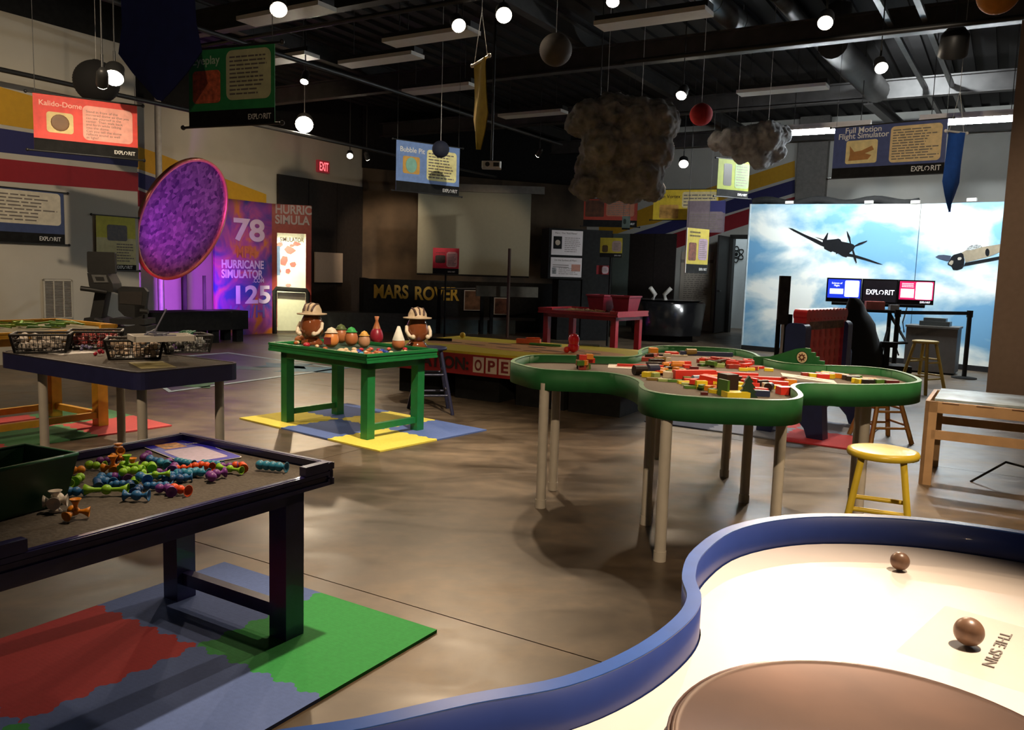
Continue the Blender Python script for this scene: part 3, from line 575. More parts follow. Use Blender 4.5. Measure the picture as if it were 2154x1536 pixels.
# ---- exercise bike
BK = at(245, 735, 10.4); BK.z = 0
M_BK = mat('bike_black', (.02, .019, .018), .5); M_BG = mat('bike_grey', (.14, .14, .135), .45)
t = thing('exercise_bike', 'black recumbent exercise bike with a screen, by the left wall', 'exercise bike', BK, math.radians(6))
u = 10.4/1720                                             # metres per pixel at the bike
def bx_(x, y, dy=0): return ((x-245)*u, dy, (735-y)*u+.0)
body = [(186, 672), (190, 655), (196, 632), (214, 630), (236, 640), (250, 652), (262, 652), (300, 643), (318, 648), (316, 690), (290, 700), (262, 720), (225, 735), (190, 735), (184, 700)]
MB().slab([(bx_(x, y)[0], bx_(x, y)[2]) for x, y in body][::-1], -.22, .22).build('body', M_BK, t)
MB().slab([(bx_(x, y)[0], bx_(x, y)[2]) for x, y in ((199, 632), (211, 575), (234, 572), (222, 632))][::-1], -.09, .09).build('mast', M_BK, t)
MB().slab([(bx_(x, y)[0], bx_(x, y)[2]) for x, y in ((203, 540), (242, 540), (252, 560), (254, 578), (214, 578), (206, 566))][::-1], -.20, .1).build('console', M_BK, t)
MB().slab([(bx_(x, y)[0], bx_(x, y)[2]) for x, y in ((212, 543), (240, 543), (245, 558), (217, 559))][::-1], -.215, -.2).build('console_panel', M_BG, t)
MB().slab([(bx_(x, y)[0], bx_(x, y)[2]) for x, y in ((219, 547), (236, 547), (238, 555), (222, 555))][::-1], -.22, -.214).build('console_display', M_BK, t)
MB().slab([(bx_(x, y)[0], bx_(x, y)[2]) for x, y in rrect(197, 496, 252, 540, 3)], -.1, -.04).build('screen', M_BK, t)
for s_ in (-1, 1): MB().tube([bx_(196, 571, .3*s_), bx_(214, 573, .28*s_), bx_(240, 578, .2*s_)], .03).build('handlebar', M_BK, t)
MB().slab([(bx_(x, y)[0], bx_(x, y)[2]) for x, y in ((254, 572), (262, 566), (306, 567), (313, 576), (309, 606), (302, 626), (285, 632), (266, 628), (254, 616))][::-1], -.06, .02).build('seat_back', M_BK, t)
MB().slab([(bx_(x, y)[0], bx_(x, y)[2]) for x, y in ((259, 577), (304, 576), (301, 604), (258, 602))][::-1], -.07, -.06).build('seat_mesh', mat('mesh_brown', (.035, .028, .024), .8), t)
MB().box(bx_(280, 638), (.42, .42, .07)).box(bx_(297, 630), (.12, .12, .3)).cyl(bx_(306, 615, -.2), bx_(322, 616, -.2), .03).build('seat', M_BK, t)
MB().box(bx_(225, 636, -.23), (.1, .02, .02), M=Matrix.Rotation(.3, 3, 'Y')).box(bx_(262, 652, -.23), (.16, .02, .015)).build('trim', M_GALV, t)
MB().box(bx_(281, 668, -.223), (.13, .006, .035), M=Matrix.Rotation(-.3, 3, 'Y')).build('badge', M_BG, t)
MB().box(bx_(200, 733), (.16, .6, .05)).box(bx_(300, 733), (.16, .6, .05)).build('foot', M_BK, t)
# air vent on the left wall
p = on(90, 640, CL, A2); q = on(151, 640, CL, A2); z0 = on(90, 672, CL, A2).z; z1 = on(90, 588, CL, A2).z
t = thing('wall_vent', 'pale louvred air vent low on the left wall', 'vent', M=frame2(p, q, z0)); L_ = (q-p).length; H_ = z1-z0
MB().b2((0, -.03, 0), (L_, -.001, .02)).b2((0, -.03, H_-.02), (L_, -.001, H_)).b2((0, -.03, 0), (.02, -.001, H_)).b2((L_-.02, -.03, 0), (L_, -.001, H_)).b2((L_/3, -.03, 0), (L_/3+.015, -.001, H_)).b2((2*L_/3, -.03, 0), (2*L_/3+.015, -.001, H_)).build('frame', M_WALL, t)
mb = MB()
for k in range(26): mb.box((L_/2, -.015, .02+H_*k/26), (L_-.03, .03, .006), M=Matrix.Rotation(.6, 3, 'X'))
mb.build('louvres', mat('vent_grey', (.30, .28, .25), .6), t)
# ---- low black bench platform
p0 = at(318, 655, 12.9); p1 = at(522, 650, 14.3)
t = thing('bench_platform', 'low black padded bench platform in front of the purple booth', 'bench', M=frame2((p0.x, p0.y, 0), (p1.x, p1.y, 0))); L_ = (Vector((p1.x-p0.x, p1.y-p0.y))).length
MB().b2((0, 0, .22), (L_, .6, .54)).build('padded_top', M_BLK, t)
for x in (.08, L_*.62, L_-.2):
    for y in (.05, .42): MB().b2((x, y, 0), (x+.13, y+.13, .22)).build('leg', M_BLK, t)
# ---- hurricane simulator booth
b0 = on(452, 560, P2w-A2*1.15, A2); b1 = on(572, 560, P2w-A2*1.15, A2); b2 = at(655, 560, b1.y+.25)
t = thing('simulator_booth', 'purple and red hurricane simulator booth with a brightly lit cabin', 'booth', M=frame2((b0.x, b0.y, 0), (b1.x, b1.y, 0)))
Lb = Vector((b1.x-b0.x, b1.y-b0.y)).length; Hb = at(560, 428, b1.y).z
def booth_print():
    m = bpy.data.materials.new('booth_print'); m.use_nodes = True; nt = m.node_tree; N = nt.nodes; L = nt.links; b = N['Principled BSDF']
    tc = N.new('ShaderNodeTexCoord'); nz = N.new('ShaderNodeTexNoise'); nz.inputs['Scale'].default_value = 1.6; nz.inputs['Detail'].default_value = 5; nz.inputs['Distortion'].default_value = 1.5
    L.new(tc.outputs['Object'], nz.inputs['Vector']); rp = N.new('ShaderNodeValToRGB'); cr = rp.color_ramp
    cr.elements[0].position = .36; cr.elements[0].color = srgb('#3a3f9c')+(1,); cr.elements[1].position = .66; cr.elements[1].color = srgb('#c8742e')+(1,)
    cr.elements.new(.46).color = srgb('#7c3a9a')+(1,); cr.elements.new(.56).color = srgb('#a84a8c')+(1,)
    L.new(nz.outputs['Fac'], rp.inputs['Fac']); L.new(rp.outputs['Color'], b.inputs['Base Color']); b.inputs['Roughness'].default_value = .4; return m
MB().b2((0, 0, 0), (Lb, .05, Hb)).build('side_panel', booth_print(), t)
ML = mat('booth_letter_lilac', (.62, .52, .74), .6)
text('78', t, Lb*.30, -.01, Hb*.71, ML, width=Lb*.55, height=Hb*.17, bold=.03); text('MPH', t, Lb*.35, -.01, Hb*.58, col_mat('#c07040'), width=Lb*.34, height=Hb*.09, bold=.03)
text('HURRICANE\nSIMULATOR', t, Lb*.1, -.01, Hb*.50, ML, width=Lb*.74, height=Hb*.135, bold=.03, sp=.85); text('.COM', t, Lb*.64, -.01, Hb*.395, ML, width=Lb*.2, bold=.02)
text('125', t, Lb*.26, -.01, Hb*.24, ML, width=Lb*.62, height=Hb*.14, bold=.03); text('KM/H', t, Lb*.22, -.01, Hb*.13, col_mat('#6a58a8'), width=Lb*.62, height=Hb*.10, bold=.02)
# front of the booth with its glazed lit cabin
b1v = Vector((b1.x, b1.y, 0)); b2v = Vector((b2.x, b2.y, 0)); Mi = frame2(b1v, b2v); fr_ = (b2v-b1v).length
tf = thing('booth_front', None, None, M=t.matrix_world.inverted() @ Mi); tf.parent = t
M_RED = mat('booth_red', (.22, .028, .022), .4); M_CAB = mat('booth_cabin_cream', (.80, .78, .66), .6, var=.05)
def part(name, m, par, *bs):
    q = MB()
    for a, b in bs: q.b2(a, b)
    return q.build(name, m, par)
part('frame', M_RED, tf, ((0, 0, 0), (fr_*.13, .08, Hb)), ((fr_*.86, 0, 0), (fr_, .08, Hb)), ((fr_*.13, 0, Hb*.78), (fr_*.86, .08, Hb)))
part('cabin_lining', M_CAB, tf, ((.02, 1.1, 0), (fr_, 1.15, Hb*.8)), ((.02, .06, 0), (.06, 1.1, Hb*.8)), ((fr_-.05, .08, 0), (fr_, 1.1, Hb*.8)), ((.02, .08, 0), (fr_, 1.1, .05)))
part('lower_door', mat('booth_door_cream', (.62, .63, .50), .5, var=.05), tf, ((fr_*.14, .02, .05), (fr_*.85, .06, Hb*.32)))
part('blue_screen', mat('booth_screen', (.25, .42, .62), .4, emit=.6), tf, ((fr_*.14, .2, Hb*.45), (fr_*.22, .24, Hb*.68)))
q = MB()
rd = random.Random(5)
for k in range(9):
    x = fr_*rd.uniform(.2, .75); z = Hb*rd.uniform(.36, .76); s_ = rd.uniform(.06, .16)
    q.slab([(x+s_*math.cos(a_)*rd.uniform(.5, 1), z+s_*math.sin(a_)*rd.uniform(.4, .8)) for a_ in (0, 1, 2, 3, 4, 5)], 1.09, 1.10)
q.build('cabin_print', col_mat('#b0524a'), tf)
part('glass', mat('glass_clear', (.9, .95, .95), .05, alpha=.12, var=.01), tf, ((fr_*.13, .03, Hb*.32), (fr_*.86, .04, Hb*.78)))
MB().tube([(fr_*.06, -.1, 0), (fr_*.06, -.1, Hb*.33), (fr_*.1, -.1, Hb*.35), (fr_*.86, -.1, Hb*.34), (fr_*.9, -.1, Hb*.32), (fr_*.9, -.1, 0)], .045).build('handrail', M_BLK, tf)
text('HURRIC\nSIMULA', tf, fr_*.08, -.012, Hb*.93, mat('booth_letter_grey', (.32, .30, .30), .6), width=fr_*.92, height=Hb*.15, bold=.03, sp=.85)
text('SIMULATOR', tf, fr_*.2, -.012, Hb*.715, col_mat('#a0907a'), width=fr_*.6, height=Hb*.035, bold=.02)
LB = bpy.data.lights.new('cabin_light', 'AREA'); LB.energy = 26; LB.size = .4; LB.color = (1, .95, .72); ob = bpy.data.objects.new('cabin_light', LB); col.objects.link(ob); ob.parent = tf; ob.location = (fr_*.4, .6, Hb*.77)
LB2 = spot('booth_front_light', (b1.x+.35, b1.y-1.0, Hb*.75), (b1.x+.3, b1.y+.1, Hb*.22), 260, 40, .9, (1, .93, .60))
# white notice board on the panel doors
p = on(661, 560, P2w-A2*.1, A2); q = on(719, 560, P2w-A2*.1, A2)
o = MB().b2((0, -.03, 0), ((q-p).length, -.0, on(661, 530, P2w-A2*.1, A2).z-on(661, 594, P2w-A2*.1, A2).z)).build('notice_board', mat('board_beige', (.50, .40, .32), .8, var=.03), label='blank beige board on the dark panel doors', cat='board'); o.matrix_world = frame2(p, q, on(661, 594, P2w-A2*.1, A2).z)
# ---- projector screen
p0 = at(880, 400, 19); p1 = at(1118, 406, 19.1)
t = thing('projector_screen', 'large grey green projector screen pulled down on the back wall', 'screen', M=frame2(p0, p1, at(877, 576, 19).z)); L_ = (p1-p0).length; H_ = p0.z-at(877, 576, 19).z
MB().b2((0, 0, 0), (L_, .006, H_)).build('screen_cloth', mat('screen_cloth', (.20, .205, .165), .85, var=.03), t)
MB().b2((-.05, -.03, H_), (L_+.3, .12, H_+.17)).build('case', mat('screen_case', (.13, .125, .11), .5), t)
MB().cyl((0, 0, 0), (L_, 0, 0), .02).build('weight_bar', M_BLK, t)
# ---- rover arena: dark wall with lettering, photographs, railing and glass
p0 = at(765, 640, 17.6); p1 = at(1165, 650, 18.6)
t = thing('rover_arena', 'black low arena wall lettered MARS ROVER with railings', 'exhibit', M=frame2((p0.x, p0.y, 0), (p1.x, p1.y, 0))); L_ = Vector((p1.x-p0.x, p1.y-p0.y)).length
MB().b2((0, 0, 0), (L_, .12, 1.12)).b2((0, .12, .0), (.12, 1.9, 1.12)).build('arena_wall', M_BLK, t)
text('MARS', t, .2, -.012, .72, col_mat('#a8841e'), width=.74, height=.30, bold=.03); text('ROVER', t, 1.08, -.012, .70, col_mat('#b08c22'), width=.98, height=.30, bold=.03)
def photo(x, z, w_, h_, c, name='framed_photo'):
    f = MB().b2((x, -.02, z), (x+w_, -.003, z+h_)).build(name, mat('photo_border', (.45, .44, .43), .6), t)
    MB().b2((x+.02, -.024, z+.02), (x+w_-.02, -.021, z+h_-.02)).build('photo_print', c, f)
photo(2.18, .48, .44, .45, mat('mars_ground', (.14, .075, .045), .8, var=.6, scale=6)); photo(2.86, .40, .36, .38, mat('mars_globe', (.10, .04, .03), .8, var=.9, scale=4))
MB().b2((1.6, -.5, .30), (3.7, -.44, .36)).build('front_rail', M_STEEL, t)
for k, (x0, x1) in enumerate(((1.05, 1.5), (1.56, 2.42), (2.5, 2.62), (2.72, 3.25))):
    MB().b2((x0, -.5, .0), (x1, -.47, .30)).build('glass_panel', mat('teal_glass', (.045, .075, .082), .15, var=.1), t)
for x in (1.52, 2.46, 2.67): MB().b2((x, -.52, 0), (x+.07, -.44, .95)).build('rail_post', M_BLK, t)
MB().tube([(1.55, -.48, .95), (2.5, -.48, .98)], .018).tube([(2.7, -.48, .97), (3.6, -.4, .98)], .018).build('hand_rail', M_STEEL, t)
MB().b2((-.9, -.3, .0), (1.0, -.2, .36)).b2((-.9, -.3, .36), (1.0, .3, .40)).build('front_ledge', mat('ledge_grey', (.05, .055, .055), .25), t)
# tall wooden stick
p = at(1070, 610, 16.5); MB().cyl((p.x, p.y, .6), (at(1072, 523, 16.5).x, p.y, at(1072, 523, 16.5).z), .035, .03, n=10).cyl((p.x, p.y, 0), (p.x, p.y, .6), .03, n=10).box((p.x, p.y, .02), (.3, .3, .04)).build('wooden_pole', mat('pole_brown', (.09, .045, .028), .5), label='tall brown pole standing in front of the projector screen', cat='pole')
# black kiosk box with two white posters
p0 = at(1153, 560, 16.6); p1 = at(1227, 560, 16.8)
t = thing('poster_kiosk', 'black kiosk with a pair of white Mars posters', 'kiosk', M=frame2((p0.x, p0.y, 0), (p1.x, p1.y, 0))); L_ = (p1-p0).length; zk = at(1190, 481, 16.7).z; zm = at(1190, 585, 16.7).z
MB().b2((0, 0, zm-.02), (L_, .5, zk)).b2((.25, .05, 0), (L_-.02, .45, zm)).build('cabinet', M_BLK, t)
MB().b2((L_, .02, 0), (L_+.62, .1, zk)).build('side_wing', M_BLK, t)
def poster(z0, z1, ttl):
    f = MB().b2((.05, -.012, z0), (L_-.04, -.002, z1)).build('poster', mat('poster_paper', (.62, .56, .56), .6, var=.02), t)
    text(ttl, f, .12, -.014, z1-.07, M_INK, width=L_-.28, name='poster_title'); h = z1-z0
    if 'Red' in ttl:
        MB().b2((.09, -.0145, z0+.12), (.27, -.0125, z1-.12)).build('poster_picture', M_BLK, f); MB().sph((.18, -.015, (z0+z1)/2), .055, sc=(1, .05, 1)).build('planet', col_mat('#a08d78'), f)
        bars(MB(), .33, L_-.08, z0+.06, z1-.12, 8, -.0145, 21, .3).build('poster_text', M_INK, f)
    else:
        MB().b2((.08, -.0145, z0+.06), (.17, -.0125, z0+.18)).build('poster_picture', mat('poster_grey', (.2, .2, .2), .7, var=.8, scale=30), f); MB().b2((L_-.26, -.0145, z1-.27), (L_-.07, -.0125, z1-.13)).build('poster_picture', col_mat('#a8705c'), f)
        bars(MB(), .22, L_-.08, z0+.05, z0+.2, 4, -.0145, 22, .3).b2((.09, -.0145, z1-.16), (L_-.32, -.0125, z1-.145)).b2((.09, -.0145, z1-.2), (L_-.32, -.0125, z1-.185)).build('poster_text', M_INK, f)
za = at(1190, 539, 16.7).z
poster(za+.02, zk-.04, 'Mars - The "Red Planet"'); poster(zm+.02, za-.03, 'On the Surface of Mars')
MB().b2((-1.4, .3, .85), (-.1, .36, 1.06)).build('wood_ledge', mat('ledge_wood', (.10, .085, .06), .6, var=.3, scale=5), t)
# ---- black funnel tub (coin vortex)
c = at(1402, 690, 17.6); c.z = 0
t = thing('funnel_tub', 'black octagonal coin funnel tub with pale slides behind the red table', 'exhibit', c, math.radians(10))
MB().lathe([(.78, .14), (.85, .80), (.80, .84), (.0, .84)], n=8).build('tub', mat('gloss_black', (.008, .008, .009), .18), t); MB().lathe([(.6, 0), (.6, .14)], n=8).build('foot', M_BLK, t)
MB().lathe([(.74, .87), (.66, .845), (.35, .80), (.08, .76)], n=32).build('funnel', mat('funnel_grey', (.06, .06, .06), .2), t)
for x, sgn in ((-.42, 1), (-.12, -1)): MB().tube([(x, -.2, .85), (x+.05*sgn, -.22, .98), (x-.08*sgn, -.26, 1.12)], .045).build('coin_slide', M_WHT, t)
# ---- sky backdrop
s0 = Vector((4.45, 15.84, 0)); s1 = on(1909, 765, (6.7, 13.99, 0), Vector((1, 1.24, 0)).normalized()); s1.z = 0; s2 = s1+Vector((1.45, -1.75, 0))
def sky_print():
    m = bpy.data.materials.new('sky_print'); m.use_nodes = True; nt = m.node_tree; N = nt.nodes; L = nt.links; b = N['Principled BSDF']
    g = N.new('ShaderNodeNewGeometry'); mp = N.new('ShaderNodeMapping'); mp.inputs['Scale'].default_value = (.8, .8, 1.25); mp.inputs['Location'].default_value = (.35, .1, .62)
    nz = N.new('ShaderNodeTexNoise'); nz.inputs['Scale'].default_value = 1.0; nz.inputs['Detail'].default_value = 7; nz.inputs['Roughness'].default_value = .5; nz.inputs['Distortion'].default_value = .25
    L.new(g.outputs['Position'], mp.inputs['Vector']); L.new(mp.outputs[0], nz.inputs['Vector'])
    rp = N.new('ShaderNodeValToRGB'); cr = rp.color_ramp; cr.elements[0].position = .42; cr.elements[0].color = (.13, .32, .52, 1); cr.elements[1].position = .58; cr.elements[1].color = (.78, .82, .78, 1); cr.elements.new(.50).color = (.36, .52, .60, 1)
    L.new(nz.outputs['Fac'], rp.inputs['Fac']); L.new(rp.outputs['Color'], b.inputs['Base Color']); b.inputs['Roughness'].default_value = .6; return m
M_SKY = sky_print(); M_PANEL_EDGE = mat('panel_edge', (.35, .42, .45), .5)
t = thing('sky_backdrop', 'tall printed blue sky and cloud display wall behind the flight simulator', 'backdrop', (s0.x, s0.y, 0))
Z1, Z2, Z3 = 2.78, 2.70, 2.66
def panel(a, b, z0, z1, name):
    n = Vector((b.y-a.y, -(b.x-a.x), 0)).normalized(); o = []
    k = 1 if n.dot(-a) > 0 else -1
    vs = [a, b, b+Vector((0, 0, z1-.03)), a+Vector((0, 0, z0-.03))]; vs = [v+Vector((0, 0, .03)) for v in vs]
    q = [v-n*k*.06 for v in vs]; loc = Vector((s0.x, s0.y, 0))
    MB().add([v-loc for v in vs+q], [(0, 1, 2, 3), (7, 6, 5, 4), (0, 4, 5, 1), (1, 5, 6, 2), (2, 6, 7, 3), (3, 7, 4, 0)]).build(name, M_SKY, t)
    return n*k
n1 = panel(s0, s1-(s1-s0).normalized()*.006, Z1, Z2, 'sky_panel'); n2 = panel(s1+(s2-s1).normalized()*.006, s2, Z2, Z3, 'sky_panel')
MB().cyl(s0-Vector((s0.x, s0.y, 0)), Vector((0, 0, Z1)), .02).build('edge_post', M_PANEL_EDGE, t)
d1 = (s1-s0)
for k, f_ in enumerate((.25, .72, .97)):
    q = s0+d1*f_-Vector((s0.x, s0.y, 0)); MB().box((q.x, q.y, Z1+(Z2-Z1)*f_+.03), (.14, .05, .05), math.atan2(d1.y, d1.x)).build('top_clip', M_WHT, t)
q = s1+(s2-s1)*.35-Vector((s0.x, s0.y, 0)); MB().box((q.x, q.y, Z2+.03), (.14, .05, .05), math.atan2((s2-s1).y, (s2-s1).x)).build('top_clip', M_WHT, t)
mb = MB()                                              # black cloth bunched over the top of the backdrop
pts = [(s0+d1*f_+Vector((0, 0, Z1+(Z2-Z1)*f_+.03+.035*math.sin(f_*19)+.02)))-n1*.12-Vector((s0.x, s0.y, 0)) for f_ in [i/24*.98 for i in range(25)]]
mb.tube(pts, .07, 8); mb.build('black_drape', M_BLK, t)
o = MB().add([v-Vector((s0.x, s0.y, 0)) for v in (s0, s1, s2)]+[v+Vector((0, 0, .09))-Vector((s0.x, s0.y, 0)) for v in (s0, s1, s2)], [(0, 1, 4, 3), (1, 2, 5, 4)]).build('skirting', M_BLK, t)
o.location = (n1*.03)
# aeroplane prints
def decal(name, pts, n, base, m, lift, par):
    vs = [on(x, y, base, n)+n*lift for x, y in pts]; loc = par.matrix_world.translation; vs = [v-loc for v in vs]; k = len(vs)
    return MB().add([v for v in vs]+[v-n*.001 for v in vs], [tuple(range(k)), tuple(range(k, 2*k))[::-1]]+[(i, (i+1) % k, k+(i+1) % k, k+i) for i in range(k)]).build(name, m, par)
bpy.context.view_layer.update()
M_SIL = mat('aircraft_black', (.006, .0065, .008), .9, spec=.1); zs = 8.975
pt = lambda l, x0, y0, z: [(x0+x/z, y0+y/z) for x, y in l]
t1 = thing('aircraft_print', 'black silhouette of a diving propeller fighter on the sky backdrop', 'aircraft picture', s0, group='aircraft pictures')
bpy.context.view_layer.update()
Q = lambda l: pt(l, 1640, 450, zs)
decal('fuselage', Q([(810, 540), (820, 490), (905, 355), (920, 360), (895, 490), (1060, 475), (1110, 465), (1150, 485), (1170, 520), (1340, 555), (1400, 580), (1425, 620), (1395, 680), (1330, 730), (1280, 800), (1260, 825), (1180, 800), (1100, 745), (1060, 765), (1065, 735), (1000, 705), (970, 725), (840, 660), (835, 600)]), n1, s0, M_SIL, .004, t1)
decal('wing', Q([(165, 262), (240, 275), (480, 390), (700, 480), (820, 540), (850, 625), (760, 590), (480, 440), (260, 325)]), n1, s0, M_SIL, .0052, t1)
decal('wing', Q([(1280, 740), (1450, 780), (1700, 860), (1955, 958), (1850, 945), (1600, 870), (1380, 815), (1260, 800)]), n1, s0, M_SIL, .0064, t1)
decal('tailplane', Q([(665, 430), (830, 480), (820, 500)]), n1, s0, M_SIL, .0076, t1)
decal('propeller_blade', Q([(1268, 325), (1285, 335), (1335, 440), (1350, 560), (1325, 550), (1280, 420)]), n1, s0, M_SIL, .0088, t1)
decal('propeller_blade', Q([(1415, 600), (1500, 550), (1650, 503), (1660, 515), (1560, 570), (1425, 618)]), n1, s0, M_SIL, .010, t1)
decal('propeller_blade', Q([(1370, 690), (1400, 680), (1440, 800), (1462, 930), (1445, 930), (1400, 840)]), n1, s0, M_SIL, .0112, t1)
t2 = thing('aircraft_print', 'tan and black propeller fighter picture at the right end of the sky', 'aircraft picture', s1, group='aircraft pictures')
bpy.context.view_layer.update()
Q2 = lambda l: pt(l, 1950, 490, 13.46)
decal('fuselage', Q2([(980, 560), (1110, 490), (1560, 400), (2000, 330), (2600, 230), (2600, 480), (2030, 560), (1740, 680), (1090, 840), (1060, 700)]), n2, s1, col_mat('#7d735f', .6), .004, t2)
decal('cowling', Q2([(690, 680), (760, 620), (970, 560), (1030, 600), (1065, 760), (1050, 930), (1000, 1010), (850, 1060), (740, 1050), (690, 950), (590, 900), (590, 850), (640, 790)]), n2, s1, M_SIL, .0056, t2)
decal('spinner', Q2([(620, 850), (690, 775), (750, 790), (745, 860), (700, 915), (640, 890)]), n2, s1, col_mat('#8a8272', .6), .0068, t2)
decal('exhaust_patch', Q2([(870, 720), (900, 690), (970, 690), (990, 730), (950, 770), (880, 770)]), n2, s1, col_mat('#9a958a', .6), .0078, t2)
decal('wing', Q2([(1080, 850), (1700, 730), (2600, 560), (2600, 640), (1700, 820), (1050, 940)]), n2, s1, M_SIL, .0066, t2)
decal('propeller_blade', Q2([(240, 685), (330, 630), (480, 620), (690, 650), (640, 790), (560, 795), (380, 740)]), n2, s1, mat('aircraft_navy', (.02, .03, .06), .5), .009, t2)
decal('canopy', Q2([(1110, 490), (1150, 410), (1260, 350), (1400, 330), (1520, 350), (1570, 400), (1440, 440), (1250, 490)]), n2, s1, mat('canopy_glass', (.25, .27, .27), .3, var=.9, scale=60), .0056, t2)
decal('roundel', [(1950+(1712+62*math.cos(a_*.5236))/13.46, 490+(555+115*math.sin(a_*.5236))/13.46) for a_ in range(12)], n2, s1, M_SIL, .006, t2)
# ---- flight simulator: three screens on a desk frame, draped seat
mc0 = at(1738, 612, 12.6); mc1 = at(1966, 616, 12.2)
t = thing('simulator_desk', 'black flight simulator rig with three joined screens on a frame', 'simulator', M=frame2((mc0.x, mc0.y, 0), (mc1.x, mc1.y, 0))); L_ = Vector((mc1.x-mc0.x, mc1.y-mc0.y)).length
zb = at(1738, 634, 12.6).z; zt = at(1738, 584, 12.6).z; w3 = L_/3
for k in range(3):
    x0 = w3*k; o = MB().b2((x0+.005, 0, zb-.02*k*0), (x0+w3-.005, .06, zt)).build('monitor', M_BLK, t)
    h = zt-zb
    if k == 0:
        part('screen', mat('screen_blue', srgb('#2038c8'), .3, var=.02, emit=1.3), o, ((x0+.02, -.004, zb+.06), (x0+w3-.02, -.001, zt-.02)))
        MB().slab(rrect(x0+w3*.52, zb+.08, x0+w3-.04, zt-.035, .02), -.007, -.0045).build('screen_panel', mat('screen_white', (.9, .92, 1), .3, var=.01, emit=1.6), o)
        part('screen_box', MT['screen_white'], o, ((x0+w3*.1, -.007, zb+.12), (x0+w3*.48, -.0045, zb+.12+h*.22)))
        text('Science of\nFlight', o, x0+w3*.29, -.008, zt-.09, MT['screen_white'], width=w3*.3, align='CENTER', bold=.01)
    elif k == 1:
        part('screen', mat('screen_black', (.02, .02, .03), .3, emit=.2), o, ((x0+.02, -.004, zb+.02), (x0+w3-.02, -.001, zt-.02)))
        logo(o, x0+w3*.12, zb+h*.36, w3*.78, -.006, MT['screen_white'])
    else:
        part('screen', mat('screen_magenta', srgb('#c8205c'), .3, var=.02, emit=1.2), o, ((x0+.02, -.004, zb+.07), (x0+w3-.02, -.001, zt-.02)))
        MB().slab(rrect(x0+w3*.48, zb+.08, x0+w3-.035, zt-.03, .02), -.007, -.0045).build('screen_panel', MT['screen_white'], o)
        part('screen_box', MT['screen_white'], o, ((x0+w3*.08, -.007, zb+.10), (x0+w3*.44, -.0045, zb+.10+h*.36)))
        bars(MB(), x0+w3*.1, x0+w3*.44, zt-.11, zt-.04, 3, -.007, 3).build('screen_text', MT['screen_white'], o)
        logo(o, x0+w3*.62, zb+.025, w3*.28, -.006, MT['screen_white'])
MB().tube([(L_*.16, .1, .02), (L_*.3, .1, .75), (L_*.3, .1, zb+.1)], .03).tube([(L_*.62, .1, 0), (L_*.62, .1, zb+.1)], .03).tube([(.1, .1, zb-.02), (L_-.1, .1, zb-.02)], .03).tube([(L_*.3, -.5, .45), (L_*.75, -.3, .5), (L_*.62, .1, .9)], .025).tube([(L_*.45, -.4, .04), (L_*.7, .1, .04)], .03).tube([(L_*.5, -.5, .25), (L_*.62, .1, .7)], .02).build('frame', M_BLK, t)
part('desk', M_BLK, t, ((L_*.28, -.35, zb-.13), (L_*.66, .08, zb-.09)))
part('keyboard_box', mat('box_salmon', (.36, .09, .07), .5), t, ((L_*.36, -.30, zb-.09), (L_*.53, -.1, zb+.03)))
part('switch_box', M_GALV, t, ((L_*.58, -.3, zb-.1), (L_*.66, -.1, zb-.01)))
MB().tube([(L_*.62, -.3, zb-.12), (L_*.68, -.32, .7), (L_*.64, -.3, .5), (L_*.7, -.2, .3)], .01).tube([(L_*.75, -.1, zb-.05), (L_*.7, -.3, .8), (L_*.72, -.3, .65)], .01).build('cable', M_BLK, t)
# draped seat
c = at(1808, 780, 11.0); c.z = 0
t = thing('draped_armchair', 'black high backed simulator chair under a draped black cloth', 'chair', c, math.radians(-12))
u = 11/1720
prof = [(1785, 612, 8), (1788, 616, 12), (1790, 626, 17), (1791, 640, 21), (1793, 650, 27), (1797, 665, 33), (1800, 690, 38), (1804, 720, 44), (1808, 745, 47), (1808, 770, 46), (1808, 790, 44)]
mb = MB(); n = 18; vs = []
for x, y, r in prof:
    for i in range(n):
        a_ = 6.2832*i/n; k = 1+.05*math.sin(a_*5+y*.1); vs.append(((x-1808)*u+r*u*1.02*math.cos(a_)*k, r*u*.85*math.sin(a_)*k, max((792-y)*u, .0)))
m_ = len(prof); mb.add(vs, [(j*n+(i+1) % n, j*n+i, (j+1)*n+i, (j+1)*n+(i+1) % n) for j in range(m_-1) for i in range(n)], True); mb.add(vs[:n], [tuple(range(n))])
mb.build('drape', mat('black_cloth', (.006, .006, .006), .95), t)
MB().box((.32, -.1, .55), (.2, .1, .07)).box((.30, -.1, .38), (.06, .08, .34)).build('armrest', M_BLK, t); MB().box((.42, -.05, .22), (.34, .4, .12)).build('footwell', M_BLK, t)
# ---- stanchions with belt
def stanchion(p, label):
    t = thing('stanchion', label, 'barrier post', p, group='belt stanchions')
    MB().lathe([(.17, 0), (.17, .015), (.05, .03), (.0, .03)], n=24).build('base', M_BLK, t); MB().cyl((0, 0, .03), (0, 0, .92), .032, n=14).build('post', M_BLK, t); MB().cyl((0, 0, .90), (0, 0, 1.0), .042, n=14).build('belt_head', M_BLK, t); return t
sp0 = at(1880, 765, 11.4); sp1 = at(2028, 790, 12.0); sp0.z = sp1.z = 0
stanchion(sp0, 'black belt stanchion in front of the simulator screens'); stanchion(sp1, 'black belt stanchion at the right end of the sky backdrop')
d = sp1-sp0; MB().box(((sp0+sp1)/2)+Vector((0, 0, .96)), (d.length-.07, .004, .05), math.atan2(d.y, d.x)).build('barrier_belt', M_BLK, label='black webbing belt stretched between the two stanchions', cat='belt')
